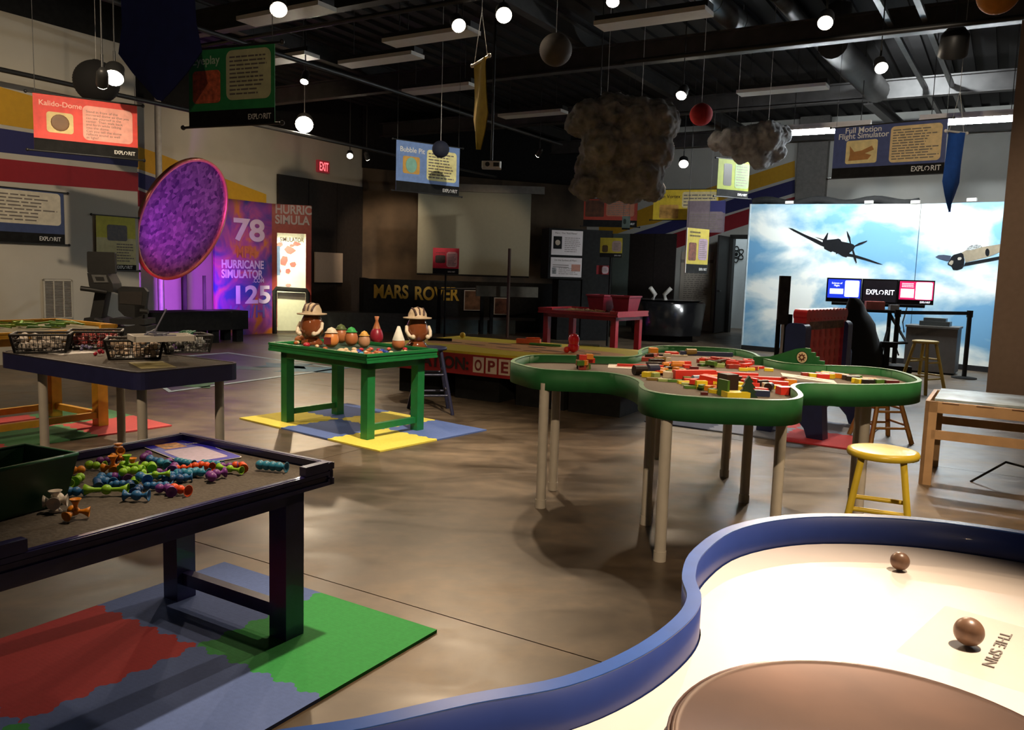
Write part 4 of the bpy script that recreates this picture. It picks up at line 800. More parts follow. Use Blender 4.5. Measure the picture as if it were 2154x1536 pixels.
# grey box with a laptop-like lid
p0 = at(1902, 745, 12.7); p1 = at(2010, 750, 12.3); t = thing('equipment_box', 'large dark grey equipment box standing before the sky backdrop', 'box', M=frame2((p0.x, p0.y, 0), (p1.x, p1.y, 0))); L_ = Vector((p1.x-p0.x, p1.y-p0.y)).length
part('carcass', mat('box_grey', (.055, .05, .046), .6), t, ((0, 0, .03), (L_, .5, .70))); part('foot', M_BLK, t, ((.03, .03, 0), (L_-.03, .47, .03))); part('lid', mat('box_lid', (.075, .07, .062), .5), t, ((-.015, -.015, .70), (L_+.015, .515, .73)))
bx0 = t.matrix_world @ Vector((.16, .1, .73)); o = MB().b2((0, 0, 0), (.42, .26, .07)).b2((.05, .03, .07), (.36, .24, .12)).build('player_unit', mat('player_dark', (.03, .035, .035), .35), label='dark flat electronic unit lying on the equipment box', cat='device'); o.matrix_world = Matrix.Translation(bx0) @ Matrix.Rotation(math.atan2(p1.y-p0.y, p1.x-p0.x), 4, 'Z')
# tall slim light box on a stand
c = at(1638, 760, 10.6); c.z = 0; t = thing('light_stand', 'tall black light box on a two post stand beside the red game', 'light box', c, math.radians(-8)); u = 10.6/1720
MB().b2((-.055, -.05, (760-632)*u), (.075, .05, (762-533)*u)).build('light_box', mat('weathered_black', (.025, .022, .02), .5, var=.8, scale=9), t); MB().b2((.08, -.03, .8), (.13, .04, .92)).build('bracket', M_BLK, t)
for x in (-.06, .04): MB().b2((x, -.03, 0), (x+.05, .03, .85)).build('stand_post', M_BLK, t)
part('white_strip', M_WHT, t, ((.0, -.02, .05), (.035, .0, .8))); MB().box((0, 0, .02), (.34, .3, .04)).build('base', M_BLK, t)
# ---- giant four-in-a-row game
NE = Vector((2.47, 7.08, 0)); dg = Vector((.66, .75, 0)).normalized()
t = thing('giant_row_game', 'giant red four in a row game on blue arched feet', 'game', M=frame2(NE, NE+dg)); Lg = 1.02
M_GR = mat('game_red_plastic', (.50, .022, .03), .3, coat=.3); M_GB = mat('game_blue_plastic', srgb('#26305c'), .35); M_GBL = mat('game_blue_foot', srgb('#20294f'), .35)
brd = MB().b2((.05, -.05, .34), (Lg-.05, .05, 1.02)).build('board', M_GR, t)
for i in range(7):
    x = .12+i*(Lg-.24)/6
    for z in [.42+.095*k for k in range(6)]:
        MB().lathe([(.040, 0), (.044, -.006), (.036, -.010), (.034, .0)], n=14, M=Matrix.Rotation(math.pi/2, 3, 'X')).build('disc_ring', M_GR, brd).location = (x, -.051, z)
mb = MB()
for i in range(12): mb.cyl((.06+i*(Lg-.12)/11, -.06, 1.06), (.06+i*(Lg-.12)/11, .06, 1.06), .05, n=12)
mb.b2((.02, -.055, .98), (Lg-.02, .055, 1.07)).build('top_rail', M_GR, t)
part('name_strip', mat('strip_brown', (.12, .06, .03), .6, var=.6, scale=30), t, ((.1, -.058, .93), (Lg-.1, -.0505, 1.0)))
for x in (0, Lg):
    MB().prism(rrect(-.09, 0, .09, .72, .05), -.06, .06, lambda a, b, c: Vector((x+c, a, b+.27))).build('end_post', M_GB, t)
    arch = [(-.30, 0), (-.16, 0), (-.13, .08), (-.06, .15), (.06, .15), (.13, .08), (.16, 0), (.30, 0), (.27, .3), (-.27, .3)]
    MB().prism(arch, -.06, .06, lambda a, b, c: Vector((x+c, a, b+.012))).build('foot', M_GBL, t)
MB().sph((-.055, 0, .66), .03, sc=(.4, 1, 1)).build('hub_cap', M_GR, t)
part('tray', col_mat('#a86a1c', .4), t, ((.06, -.16, .30), (.34, .16, .42)))
c2 = at(1778, 770, 9.5); c2.z = 0; MB().cyl((c2.x, c2.y, 0), (c2.x, c2.y, .55), .06, n=14).sph((c2.x, c2.y, .55), .06, 14, 6).build('bollard', M_GB, label='short dark blue post beside the draped simulator seat', cat='post')
# ---- red table at the back
LOW = {'navy': ('x0',), 'red': ('x0',), 'yellow': ('x0',)}
def play_table(name, label, corner, xdir, L_, W_, zt, m, felt, leg=.085, rim=.09, stretch=('x',), notch=True, inset=.07, board=.03, group=None, base=0.):
    """slatted-rim play table; corner = its front corner, x along xdir, y to the left of it"""
    X = Vector((xdir[0], xdir[1], 0)).normalized(); Y = Vector((-X.y, X.x, 0)); c = Vector((corner[0], corner[1], 0))
    t = thing(name, label, 'table', M=Matrix(((X.x, Y.x, 0, c.x), (X.y, Y.y, 0, c.y), (0, 0, 1, 0), (0, 0, 0, 1))), group=group)
    zs_ = zt-.035; low = LOW.get(label.split()[0], ()); MB().b2((board, board, zs_-.02), (L_-board, W_-board, zs_)).build('table_surface', felt, t)
    def rail(a, b, axis, sd):
        q = MB(); n_ = 3; tp = zt-(.030 if sd in low else 0); rm = tp-(zt-rim)
        for k in range(n_):
            z0 = zt-rim+k*rm/n_; z1 = z0+rm/n_-.005; g = .006*(k % 2)
            if axis == 'x': q.b2((a[0], a[1]+(0 if a[1] > .1 else g), z0), (b[0], b[1]-(g if a[1] > .1 else 0), z1))
            else: q.b2((a[0]+(0 if a[0] > .1 else g), a[1], z0), (b[0]-(g if a[0] > .1 else 0), b[1], z1))
        if axis == 'x': q.b2((a[0], a[1]+.008, zt-rim), (b[0], b[1]-.008, tp-.003))
        else: q.b2((a[0]+.008, a[1], zt-rim), (b[0]-.008, b[1], tp-.003))
        return q.build('rim_rail', m, t)
    rail((0, 0), (L_, board), 'x', 'y0'); rail((0, W_-board), (L_, W_), 'x', 'y1'); rail((0, board), (board, W_-board), 'y', 'x0'); rail((L_-board, board), (L_, W_-board), 'y', 'x1')
    if 'x0' in low:
        for y0, y1 in ((board, board+.11), (W_-board-.25, W_-board)): MB().b2((0, y0, zt-.033), (board, y1, zt)).build('corner_block', m, t)
    for a, b in (((inset, inset), (L_-inset, inset+.02)), ((inset, W_-inset-.02), (L_-inset, W_-inset)), ((inset, inset), (inset+.02, W_-inset)), ((L_-inset-.02, inset), (L_-inset, W_-inset))):
        MB().b2((*a, zt-rim-.06), (*b, zt-rim)).build('apron', m, t)
    for x in (inset, L_-inset-leg):
        for y in (inset, W_-inset-leg):
            MB().b2((x, y, base), (x+leg, y+leg, zt-rim)).build('leg', m, t)
    if 'y' in stretch:
        for x in (inset+leg/2, L_-inset-leg/2): MB().b2((x-.02, inset+leg, .075), (x+.02, W_-inset-leg, .125)).build('stretcher', m, t)
    if 'x' in stretch:
        for y in (inset+leg/2, W_-inset-leg/2): MB().b2((inset+leg, y-.02, .075), (L_-inset-leg, y+.02, .125)).build('stretcher', m, t)
    return t
FELT = mat('felt_grey_brown', (.085, .072, .060), .95, var=.25, scale=90, bump=.3)
M_RT = mat('table_red', (.36, .012, .022), .35, coat=.2)
RC = fl(1300, 656, .8)
tr = play_table('play_table', 'red wooden play table with loose sticks and red bins on it', (RC.x, RC.y), (.60, .80), 1.0, 1.5, .80, M_RT, mat('table_red_felt', (.12, .02, .02), .9), leg=.09, notch=True, stretch=())
MW = tr.matrix_world.copy(); MW = Matrix(MW)
def tpos(tb, x, y, z): return tb.matrix_world @ Vector((x, y, z))
bpy.context.view_layer.update()
STK = MB().box((0, 0, 0), (.11, .018, .008)).mesh('stick', mat('stick_tan', (.52, .38, .20), .7))
rd = random.Random(3)
for k in range(46):
    p = tpos(tr, rd.uniform(.18, .62), rd.uniform(.45, 1.15), .772+rd.uniform(0, .012)*(k % 3)); o = bpy.data.objects.new('craft_stick', STK); col.objects.link(o); o.location = p; o.rotation_euler = (rd.uniform(-.2, .2), rd.uniform(-.15, .15), rd.uniform(0, 6.28))
    tag(o, 'tan wooden stick in the loose pile on the red table', 'stick', 'craft sticks on the red table')
for k, (x, y, lab) in enumerate(((.55, .17, 'dark red tapered bin on the red table, nearer the funnel tub'), (.5, .60, 'dark red tapered bin on the red table, beside the loose sticks'))):
    t = thing('storage_bin', lab, 'bin', tpos(tr, x, y, .772), math.atan2(.8, .6), 'red bins')
    q = MB(); z0, z1 = 0, .26
    for (w0, w1, inv) in ((.30, .40, 0), (.28, .385, 1)):
        vs = [Vector((i*w_/2, j*w_/2*.8, z)) for w_, z in ((w0, z0+.01*inv), (w1, z1)) for i, j in ((-1, -1), (1, -1), (1, 1), (-1, 1))]
        q.add(vs, [(0, 1, 5, 4), (1, 2, 6, 5), (2, 3, 7, 6), (3, 0, 4, 7), (3, 2, 1, 0)] if not inv else [(4, 5, 1, 0), (5, 6, 2, 1), (6, 7, 3, 2), (7, 4, 0, 3), (0, 1, 2, 3)])
    q.build('bin_body', mat('bin_red', (.23, .012, .03), .4), t); MB().b2((-.21, -.17, z1-.02), (.21, -.155, z1+.005)).b2((-.21, .155, z1-.02), (.21, .17, z1+.005)).b2((-.21, -.17, z1-.02), (-.195, .17, z1+.005)).b2((.195, -.17, z1-.02), (.21, .17, z1+.005)).build('bin_rim', MT['bin_red'], t)
# ================================================================ FOAM MATS
def tooth_edge(p, q, n, d, out, first=True):
    """points along p->q with n jigsaw teeth of depth d alternately in and out"""
    p = Vector(p); q = Vector(q); e = (q-p); L_ = e.length; e.normalize(); nrm = Vector((e.y, -e.x))
    if not out: return [tuple(p)]
    pts = [tuple(p)]
    for k in range(n):
        a = L_*(k+.12)/n; b = L_*(k+.88)/n; s_ = d*(1 if k % 2 == 0 else -1)*out
        pts += [tuple(p+e*a), tuple(p+e*(a+.012)+nrm*s_), tuple(p+e*(b-.012)+nrm*s_), tuple(p+e*b)]
    return pts
def foam(h):
    k = 'foam_'+h
    if k in MT: return MT[k]
    m = mat(k, srgb(h), .85, var=.06, scale=60); nt = m.node_tree; N = nt.nodes; b = N['Principled BSDF']
    tc = N.new('ShaderNodeTexCoord'); mp = N.new('ShaderNodeMapping'); mp.inputs['Rotation'].default_value = (0, 0, .785); ck = N.new('ShaderNodeTexChecker'); ck.inputs['Scale'].default_value = 95
    nt.links.new(tc.outputs['Object'], mp.inputs['Vector']); nt.links.new(mp.outputs[0], ck.inputs['Vector'])
    bp = N.new('ShaderNodeBump'); bp.inputs['Strength'].default_value = .5; bp.inputs['Distance'].default_value = .003; nt.links.new(ck.outputs['Fac'], bp.inputs['Height']); nt.links.new(bp.outputs[0], b.inputs['Normal']); return m
def foam_mat(label, corner, xdir, rows, size=.6, th=.012):
    """rows[j][i] = colour of the tile in column i along xdir, row j to its left"""
    X = Vector((xdir[0], xdir[1], 0)).normalized(); Y = Vector((-X.y, X.x, 0)); c = Vector((corner[0], corner[1], 0))
    t = thing('foam_mat', label, 'mat', M=Matrix(((X.x, Y.x, 0, c.x), (X.y, Y.y, 0, c.y), (0, 0, 1, 0), (0, 0, 0, 1))), group='jigsaw foam mats')
    nj = len(rows); ni = len(rows[0]); d = .014
    for j in range(nj):
        for i in range(ni):
            if not rows[j][i]: continue
            x0, y0, x1, y1 = i*size, j*size, (i+1)*size, (j+1)*size
            pl = []
            pl += tooth_edge((x0, y0), (x1, y0), 11, d, 1 if j > 0 else 0)
            pl += tooth_edge((x1, y0), (x1, y1), 11, d, 1 if i < ni-1 else 0)
            pl += [tuple(v) for v in reversed(tooth_edge((x0, y1), (x1, y1), 11, d, 1 if j < nj-1 else 0)+[(x1, y1)])][:-1]
            pl += [tuple(v) for v in reversed(tooth_edge((x0, y0), (x0, y1), 11, d, 1 if i > 0 else 0)+[(x0, y1)])][:-1]
            MB().prism([(v[0], v[1]) for v in pl], .0005, th).build('foam_tile', foam(rows[j][i]), t)
    return t
GN, RD, BL, YL = '#2f9a4c', '#b42f36', '#5a72b0', '#f0de5c'
E1 = (.866, -.5)
foam_mat('red, green and blue jigsaw foam mat under the near navy table', (-.25, 2.93), (-.85, .527), [[GN, BL], [BL, RD], [GN, BL], [BL, RD]], .6)
foam_mat('yellow and blue jigsaw foam mat under the green table', (-.955, 5.92), (.625, .781), [[YL, BL], [BL, YL], [YL, BL]], .605)
foam_mat('red and green jigsaw foam mat under the yellow table at the left', (-2.79, 6.64), (-.80, .60), [['#c64a4c', '#4f8a5c'], ['#4f8a5c', '#c64a4c'], ['#c64a4c', '#4f8a5c']], .61)
foam_mat('red and pale blue jigsaw foam mat under the giant red game', (2.78, 6.52), (.55, .835), [['#cf3a44', '#8b93a8'], ['#8b93a8', '#cf3a44'], ['#4a5570', '#8b93a8']], .61)
foam_mat('dark green foam mat corner at the far right beyond the white table', (2.25, 3.28), (.857, -.515), [['#2f7a50', '#3c5a9c']], .6)
# floor projection mat: pale-bordered interactive field
fp = [fl(355, 826), fl(722, 776), fl(480, 742), fl(250, 760)]
t = thing('projection_floor', 'dark interactive floor field with a pale blue border line', 'floor game', (0, 0, 0))
MB().prism([(v.x, v.y) for v in fp], .0006, .004).build('field', mat('field_slate', (.075, .092, .10), .4, var=.35, scale=2), t)
cx = sum((v for v in fp), Vector())/4
for a, b in ((0, 1), (1, 2), (2, 3), (3, 0)):
    pa, pb = fp[a], fp[b]; na, nb_ = (cx-pa).normalized()*.1, (cx-pb).normalized()*.1
    MB().prism([(pa.x, pa.y), (pb.x, pb.y), (pb.x+nb_.x, pb.y+nb_.y), (pa.x+na.x, pa.y+na.y)], .004, .0052).build('border_line', mat('line_pale_blue', (.55, .70, .74), .5), t)
for (x, y, s_, c_) in ((395, 808, .5, '#4c8a58'), (660, 778, .6, '#3a7f9c'), (600, 770, .5, '#3c6f86'), (520, 775, .35, '#4a6a6c')):
    p = fl(x, y); MB().prism([(p.x+s_*math.cos(k*.785)*(1 if k % 2 else .5), p.y+s_*.8*math.sin(k*.785)*(1 if k % 2 else .5)) for k in range(8)], .004, .0052).build('light_patch', col_mat(c_, .5), t)
# ================================================================ PLAY TABLES
M_NV = mat('table_navy', (.026, .024, .11), .32, coat=.35, var=.2); M_GT = mat('table_green', (.012, .18, .045), .4, coat=.15); M_YT = mat('table_yellow', (.62, .33, .03), .4, coat=.15)
tn = play_table('play_table', 'navy wooden play table nearest the camera with suction toys', (-.63, 2.89), (-.855, .519), .84, 1.36, .655, M_NV, FELT, leg=.085, rim=.085, inset=.075, base=.0125)
tg = play_table('play_table', 'green wooden play table with egg shaped toys on it', (-1.1, 6.17), (.612, .79), .78, 1.24, .70, M_GT, mat('table_green_felt', (.03, .07, .04), .9), leg=.078, rim=.075, inset=.075, notch=False, base=.0125)
ty = play_table('play_table', 'yellow wooden play table with green sticks by the left wall', (-3.19, 6.58), (-.857, .515), .86, 1.3, .84, M_YT, mat('table_yellow_felt', (.10, .09, .05), .9), leg=.085, rim=.08, inset=.06, stretch=('x', 'y'), base=.0125)
bpy.context.view_layer.update()
# ---- far navy table on white pipe legs
M_PVC = mat('pvc_white', (.55, .51, .44), .4, var=.05)
t = thing('play_table', 'navy table on white pipe legs with four black baskets', 'table', M=Matrix(((.535, -.845, 0, -2.12), (.845, .535, 0, 4.59), (0, 0, 1, 0), (0, 0, 0, 1)))); tf_ = t
MB().prism(rrect(0, 0, .72, 1.55, .07), .615, .715).build('table_body', mat('table_navy2', (.022, .024, .085), .4), t)
MB().prism(rrect(.02, .02, .70, 1.53, .06), .715, .718).build('table_surface', FELT, t)
MB().wallrib(rrect(0, 0, .72, 1.55, .07), .713, .722, .014).build('edge_trim', M_YT if False else mat('trim_dark', (.05, .045, .05), .35), t)
for x, y in ((.09, .10), (.63, .10), (.09, 1.18), (.63, 1.18)): MB().cyl((x, y, 0), (x, y, .615), .028, n=16).build('leg', M_PVC, t)
bpy.context.view_layer.update()
# ---- baskets
M_BSK = mat('basket_black', (.015, .014, .014), .5)
def basket(label, p, rz, content, cm, L_=.34, W_=.24, H_=.12):
    t = thing('basket', label, 'basket', p, rz, 'black plastic baskets'); a, b = .86, 1.0
    q = MB().b2((-L_/2*a, -W_/2*a, 0), (L_/2*a, W_/2*a, .004))
    def P_(x, y, f): k = a+(b-a)*f; return Vector((x*k*L_/2, y*k*W_/2, f*H_))
    for (s0_, s1_, n_) in (((-1, -1), (1, -1), 13), ((1, -1), (1, 1), 9), ((1, 1), (-1, 1), 13), ((-1, 1), (-1, -1), 9)):
        for i in range(n_+1):
            f = i/n_; x, y = s0_[0]+(s1_[0]-s0_[0])*f, s0_[1]+(s1_[1]-s0_[1])*f; wd = .010 if i in (0, n_) else .0022
            q.cyl(P_(x, y, 0), P_(x, y, 1), wd, n=4)
        for z in (.25, .5, .75): q.cyl(P_(*s0_, z), P_(*s1_, z), .0022, n=4)
        q.cyl(P_(*s0_, 1), P_(*s1_, 1), .009, n=6); q.cyl(P_(*s0_, .04), P_(*s1_, .04), .006, n=4)
    q.build('basket_mesh', M_BSK, t)
    rd = random.Random(content); q = MB()
    for k in range(60):
        q.sph((rd.uniform(-.40, .40)*L_, rd.uniform(-.40, .40)*W_, rd.uniform(.02, H_*.85)), rd.uniform(.014, .026), 7, 5, (1, rd.uniform(.6, 1.3), rd.uniform(.6, 1.2)))
    q.build('small_toys', cm, label='heap of small toy pieces inside the '+label, cat='toys', kind='stuff').matrix_world = Matrix.Translation(p) @ Matrix.Rotation(rz, 4, 'Z')
    return t
def tw(px, py, z): return fl(px, py, z)
rzb = math.atan2(.845, .535)
M_WTOY = mat('toy_white_mix', (.58, .52, .46), .5, var=.35, scale=25)
basket('basket of white pieces nearest on the pipe legged table', tw(285, 752, .722), rzb-.62, 1, mat('toy_cream_mix', (.62, .48, .36), .5, var=.4, scale=25))
basket('basket of grey pieces under a green tangle on the pipe legged table', tw(384, 740, .722), rzb-.30, 2, mat('toy_grey_mix', (.30, .30, .28), .5, var=.6, scale=30))
basket('basket of red and white pieces at the back of the pipe legged table', tw(203, 731, .722), rzb-.62, 3, mat('toy_red_mix', (.45, .10, .10), .5, var=.9, scale=22))
basket('basket of pale pieces at the left of the pipe legged table', tw(90, 739, .722), rzb-.62, 4, M_WTOY)
rd = random.Random(9); q = MB(); gp = tw(384, 740, .722)
for k in range(26):
    pts = []; a0 = rd.uniform(0, 6.28)
    for j in range(7): pts.append((gp.x+.07*math.cos(a0+j*.7)*rd.uniform(.3, 1), gp.y+.07*math.sin(a0+j*.9)*rd.uniform(.3, 1), gp.z+.11+.035*math.sin(j+a0)))
    q.tube(pts, .006, 5)
q.build('green_tangle', mat('tangle_green', (.01, .10, .05), .5), label='dark green tangle of plastic strands on top of a basket', cat='toys', kind='stuff')
trp = fl(340, 716, .853); trp.z = .8535
t = thing('white_tray', 'shallow white tray of grey rods resting on the basket rims', 'tray', trp, rzb-.4)
MB().b2((-.17, -.11, .0), (.17, .11, .006)).b2((-.18, -.12, 0), (-.17, .12, .035)).b2((.17, -.12, 0), (.18, .12, .035)).b2((-.18, -.12, 0), (.18, -.11, .035)).b2((-.18, .11, 0), (.18, .12, .035)).build('tray_body', M_WHT, t)
RODM = MB().cyl((-.08, 0, 0), (.08, 0, 0), .005, n=6).sph((.08, 0, 0), .008, 6, 4).mesh('grey_rod', mat('rod_grey_blue', (.20, .20, .28), .4))
for k in range(10):
    o = bpy.data.objects.new('toy_rod', RODM); col.objects.link(o); o.location = (trp.x+rd.uniform(-.06, .06), trp.y+rd.uniform(-.05, .05), trp.z+.013+.005*k); o.rotation_euler = (0, rd.uniform(-.12, .1) if k < 9 else -1.1, rd.uniform(0, 3.1)); o.location.z += .06 if k == 9 else 0; tag(o, 'thin grey blue rod lying in the shallow white tray', 'rod', 'rods in the white tray')
def sheet(label, px, py, z, w_, d_, rz, m, extra=None, cat='paper'):
    p = fl(px, py, z); t = thing('printed_sheet', label, cat, p, rz, 'printed sheets'); MB().b2((-w_/2, -d_/2, 0), (w_/2, d_/2, .002)).build('paper', m, t)
    if extra: extra(t)
    return t
M_PAP = mat('paper_white', (.66, .63, .58), .7, var=.03)
sheet('printed paper lying on the pipe legged table beside its baskets', 150, 742, .7185, .26, .20, rzb, mat('paper_grey', (.45, .43, .42), .7, var=.3, scale=25))
sheet('yellow edged card under the nearest basket of the pipe legged table', 320, 768, .7185, .36, .20, rzb+1.2, mat('card_brown_yellow', (.28, .24, .10), .6, var=.6, scale=8))
for px, py, c_, lab in ((180, 738, '#7a74a0', 'small lilac plastic toy'), (205, 748, '#b0243c', 'small clear red plastic toy')):
    p = fl(px, py, .7185); q = MB()
    for k in range(6): q.sph((p.x+random.uniform(-.03, .03), p.y+random.uniform(-.02, .02), p.z+.012+.01*(k % 3)), .012, 8, 5)
    q.build('plastic_toy', col_mat(c_, .25), label=lab+' on the pipe legged table', cat='toy')
# sticks on the yellow table
for k, c_ in enumerate(('#5d8a2e', '#8aa03c', '#3f6a2a')):
    me = MB().box((0, 0, 0), (.16, .016, .010)).mesh('green_stick', col_mat(c_, .6))
    for j in range(12):
        o = bpy.data.objects.new('craft_stick', me); col.objects.link(o); o.location = tpos(ty, random.uniform(.15, .6), random.uniform(.15, .85), .815+random.uniform(0, .03)); o.rotation_euler = (random.uniform(-.15, .15), random.uniform(-.15, .15), random.uniform(0, 6.28)); tag(o, 'green stick in the loose heap on the yellow table', 'stick', 'sticks on the yellow table')
# ================================================================ SUCTION TOYS ON THE NEAR TABLE
ZT = .622
def cup(q, p, d, r=.019, L_=.026):
    p = Vector(p); d = Vector(d).normalized(); M3 = d.to_track_quat('Z', 'Y').to_matrix()
    q.lathe([(.006, 0), (.0065, L_*.45), (r*.6, L_*.72), (r, L_), (r*.92, L_), (r*.5, L_*.78), (.001, L_*.66)], p, 14, M3)
def sq_mesh(kind):
    q = MB(); r = .0155
    if kind == 'bar':
        q.sph((0, 0, .019), r, 12, 8); cup(q, (.012, 0, .019), (1, 0, 0), .018, .05); cup(q, (-.012, 0, .019), (-1, 0, 0), .018, .05)
    elif kind == 'short':
        q.sph((0, 0, .02), .018, 12, 8); cup(q, (.01, 0, .02), (1, 0, 0), .02, .032); cup(q, (-.01, 0, .02), (-1, 0, 0), .02, .032)
    elif kind == 'grub':
        for k in range(4): q.sph((-.042+.027*k, 0, .020), .0185, 12, 8)
        cup(q, (.045, 0, .02), (1, 0, 0), .021, .026)
    elif kind == 'pair':
        q.sph((-.018, 0, .019), .0185, 12, 8); q.sph((.014, 0, .019), .0165, 12, 8); cup(q, (.022, 0, .019), (1, 0, .0), .022, .03)
    elif kind == 'jack':
        q.sph((0, 0, .026), .013, 12, 8)
        for d in ((1, .1, -.15), (-.4, .85, -.2), (-.5, -.8, -.2), (0, 0, 1)): cup(q, (0, 0, .026), d, .018, .040)
    elif kind == 'star':
        q.sph((0, 0, .036), .016, 12, 8)
        for d in ((1, 0, 0), (-1, 0, 0), (0, 1, 0), (0, -1, 0), (0, 0, 1), (0, 0, -1)): cup(q, (0, 0, .036), d, .022, .036)
    elif kind == 'stack':
        q.sph((0, 0, .022), .015, 12, 8); q.sph((0, 0, .048), .013, 12, 8)
        for d, z in (((1, 0, -.1), .022), ((-1, .2, -.1), .022), ((.9, -.5, .2), .048)): cup(q, (0, 0, z), d, .018, .038)
        for z in (.056, .070): q.lathe([(.006, z), (.019, z+.012), (.002, z+.010)], n=14)
    elif kind == 'bend':
        for a_ in range(3): q.sph((.026*math.cos(a_*1.1), .026*math.sin(a_*1.1), .019), .017, 12, 8)
        cup(q, (.03, -.008, .019), (.3, -1, 0), .02, .026)
    return q
SC = dict(o='#e08a1c', g='#8cc42a', b='#2c6ca6', p='#76378c', r='#e0501c', w='#cfc6ba', n='#1f4a80', t='#2f86a8')
NMC = dict(o='orange', g='lime green', b='blue', p='purple', r='red orange', w='white', n='dark blue', t='teal blue')
SM = {}; SF = dict(bar=.66, short=.80, grub=.68, pair=.76, jack=.84, star=.86, stack=.78, bend=.82)
KN = dict(bar='long double cupped', short='two cupped', grub='ridged', pair='two ball', jack='three legged', star='six cupped', stack='stacked', bend='curved three ball')
def squig(kind, c, zx, zy, rz, label=None, lift=0., tilt=0., scale=1., z2=(50, 900, 3.215)):
    if (kind, c) not in SM: SM[kind, c] = sq_mesh(kind).mesh('suction_toy', mat('rubber_'+c, srgb(SC[c]), .45, var=.05))
    p = fl(z2[0]+zx/z2[2], z2[1]+zy/z2[2], ZT+.012); o = bpy.data.objects.new('suction_toy', SM[kind, c]); col.objects.link(o)
    o.location = (p.x, p.y, ZT+.0005+lift); o.rotation_euler = (tilt, 0, math.radians(rz)); o.scale = (scale*SF[kind],)*3
    tag(o, label or '%s %s suction toy at the %s %s of the near heap' % (NMC[c], KN[kind], 'back' if zy < 265 else 'middle' if zy < 345 else 'front', 'left' if zx < 700 else 'centre' if zx < 960 else 'right'), 'toy', 'rubber suction toys'); return o
squig('star', 'w', 215, 540, 20, 'white six cupped suction toy beside the green bin')
squig('jack', 'o', 352, 590, 15, 'orange suction toy lying alone nearest the front rim', scale=1.05)
squig('stack', 'o', 200, 330, 10, 'orange stacked suction toy standing behind the green bin', scale=1.0)
squig('bend', 'g', 225, 385, 40, 'lime suction toy peeping from behind the green bin')
squig('grub', 'b', 285, 440, 8, 'blue suction toy with open cup next to the white one', scale=1.15)
squig('bend', 'o', 365, 285, 200); squig('pair', 'g', 372, 350, -80, 'lime two ball suction toy standing apart left of the heap', scale=1.05)
squig('pair', 'g', 470, 262, -10, scale=1.1); squig('pair', 'p', 545, 225, 40); squig('stack', 'o', 640, 215, -20, 'tall orange stacked suction toy at the back of the heap', scale=1.1)
squig('jack', 'o', 605, 285, 60, scale=1.1); squig('bend', 'p', 850, 205, 160); squig('pair', 'b', 905, 235, 150, scale=1.1); squig('bend', 't', 935, 255, 0); squig('pair', 'p', 985, 240, -60)
squig('grub', 't', 1080, 240, -28, 'teal suction grub lying on the corner of the blue card', scale=1.1); squig('pair', 'r', 1060, 275, 30, scale=.9); squig('pair', 'p', 1015, 280, -75, scale=1.15); squig('bend', 'r', 1195, 270, 40)
squig('grub', 't', 1265, 245, -15); squig('pair', 'b', 560, 340, 20, scale=1.1); squig('grub', 'n', 500, 380, -60, scale=1.1); squig('pair', 'b', 540, 372, -30, scale=1.2); squig('bend', 'p', 640, 345, 20); squig('grub', 'b', 650, 385, 10, scale=1.0)
squig('jack', 'g', 700, 310, 20, lift=.02); squig('bend', 'g', 720, 345, 80, lift=.02); squig('pair', 'g', 750, 370, -70); squig('jack', 'o', 735, 290, 100); squig('bend', 'g', 830, 300, 0, lift=.015); squig('pair', 'g', 800, 325, 120, lift=.01)
squig('bar', 'g', 890, 360, 22, lift=.02, scale=1.1); squig('pair', 'p', 890, 305, 10); squig('grub', 't', 930, 330, 25, scale=1.05); squig('pair', 'b', 985, 330, 60); squig('grub', 'b', 1030, 345, 20, scale=1.05); squig('grub', 't', 1105, 305, 30, scale=1.1); squig('bend', 't', 1160, 320, 60, scale=1.05); squig('pair', 'n', 1025, 350, 190)
squig('bar', 'g', 560, 435, 10, 'long lime suction bar lying in front of the heap', scale=1.55); squig('pair', 'n', 720, 400, -60, scale=1.1); squig('pair', 'b', 800, 375, -45, lift=.015, scale=1.1); squig('short', 'b', 762, 470, 5, 'blue two cupped suction bar nearest the camera', scale=1.1); squig('pair', 'n', 770, 425, -80)
squig('bend', 'p', 940, 430, 10, scale=1.05); squig('pair', 'r', 1040, 425, -25, 'red orange open suction cup at the front of the heap', scale=1.15); squig('grub', 'b', 900, 395, 15)
squig('bend', 'p', 1310, 335, 120, 'purple suction toy lying alone right of the heap', scale=1.15); squig('bar', 'g', 1395, 285, -22, 'lime suction bar lying right of the purple one', scale=1.25); squig('pair', 'p', 1370, 265, 20); squig('bend', 'r', 1445, 270, 0, 'red orange suction toy behind the right lime bar')
squig('grub', 't', 1665, 270, -14, 'teal suction grub lying alone near the right corner', scale=1.35)
# info card, corners surveyed on the table top
cT, cR, cLf = fl(400, 924, ZT), fl(512, 963, ZT), fl(312, 946, ZT)
cu = (cT-cR); ch_ = cu.length; cu.normalize(); cr_ = Vector((cu.y, -cu.x, 0)); cw_ = abs((cLf-cT).dot(cr_))
cc = (cT+cR)/2 - cr_*cw_/2
t = thing('printed_sheet', 'blue instruction card at the back corner of the near navy table', 'card', M=Matrix(((cr_.x, cu.x, 0, cc.x), (cr_.y, cu.y, 0, cc.y), (0, 0, 1, ZT+.001), (0, 0, 0, 1))), group='printed sheets')
MB().prism(rrect(-cw_/2, -ch_/2, cw_/2, ch_/2, .018), 0, .002).build('paper', M_TXTW, t)
MB().prism(rrect(-cw_/2+.004, -ch_/2+.004, cw_/2-.004, ch_/2-.004, .015), .002, .003).build('card_print', mat('card_blue', (.035, .03, .50), .35), t)
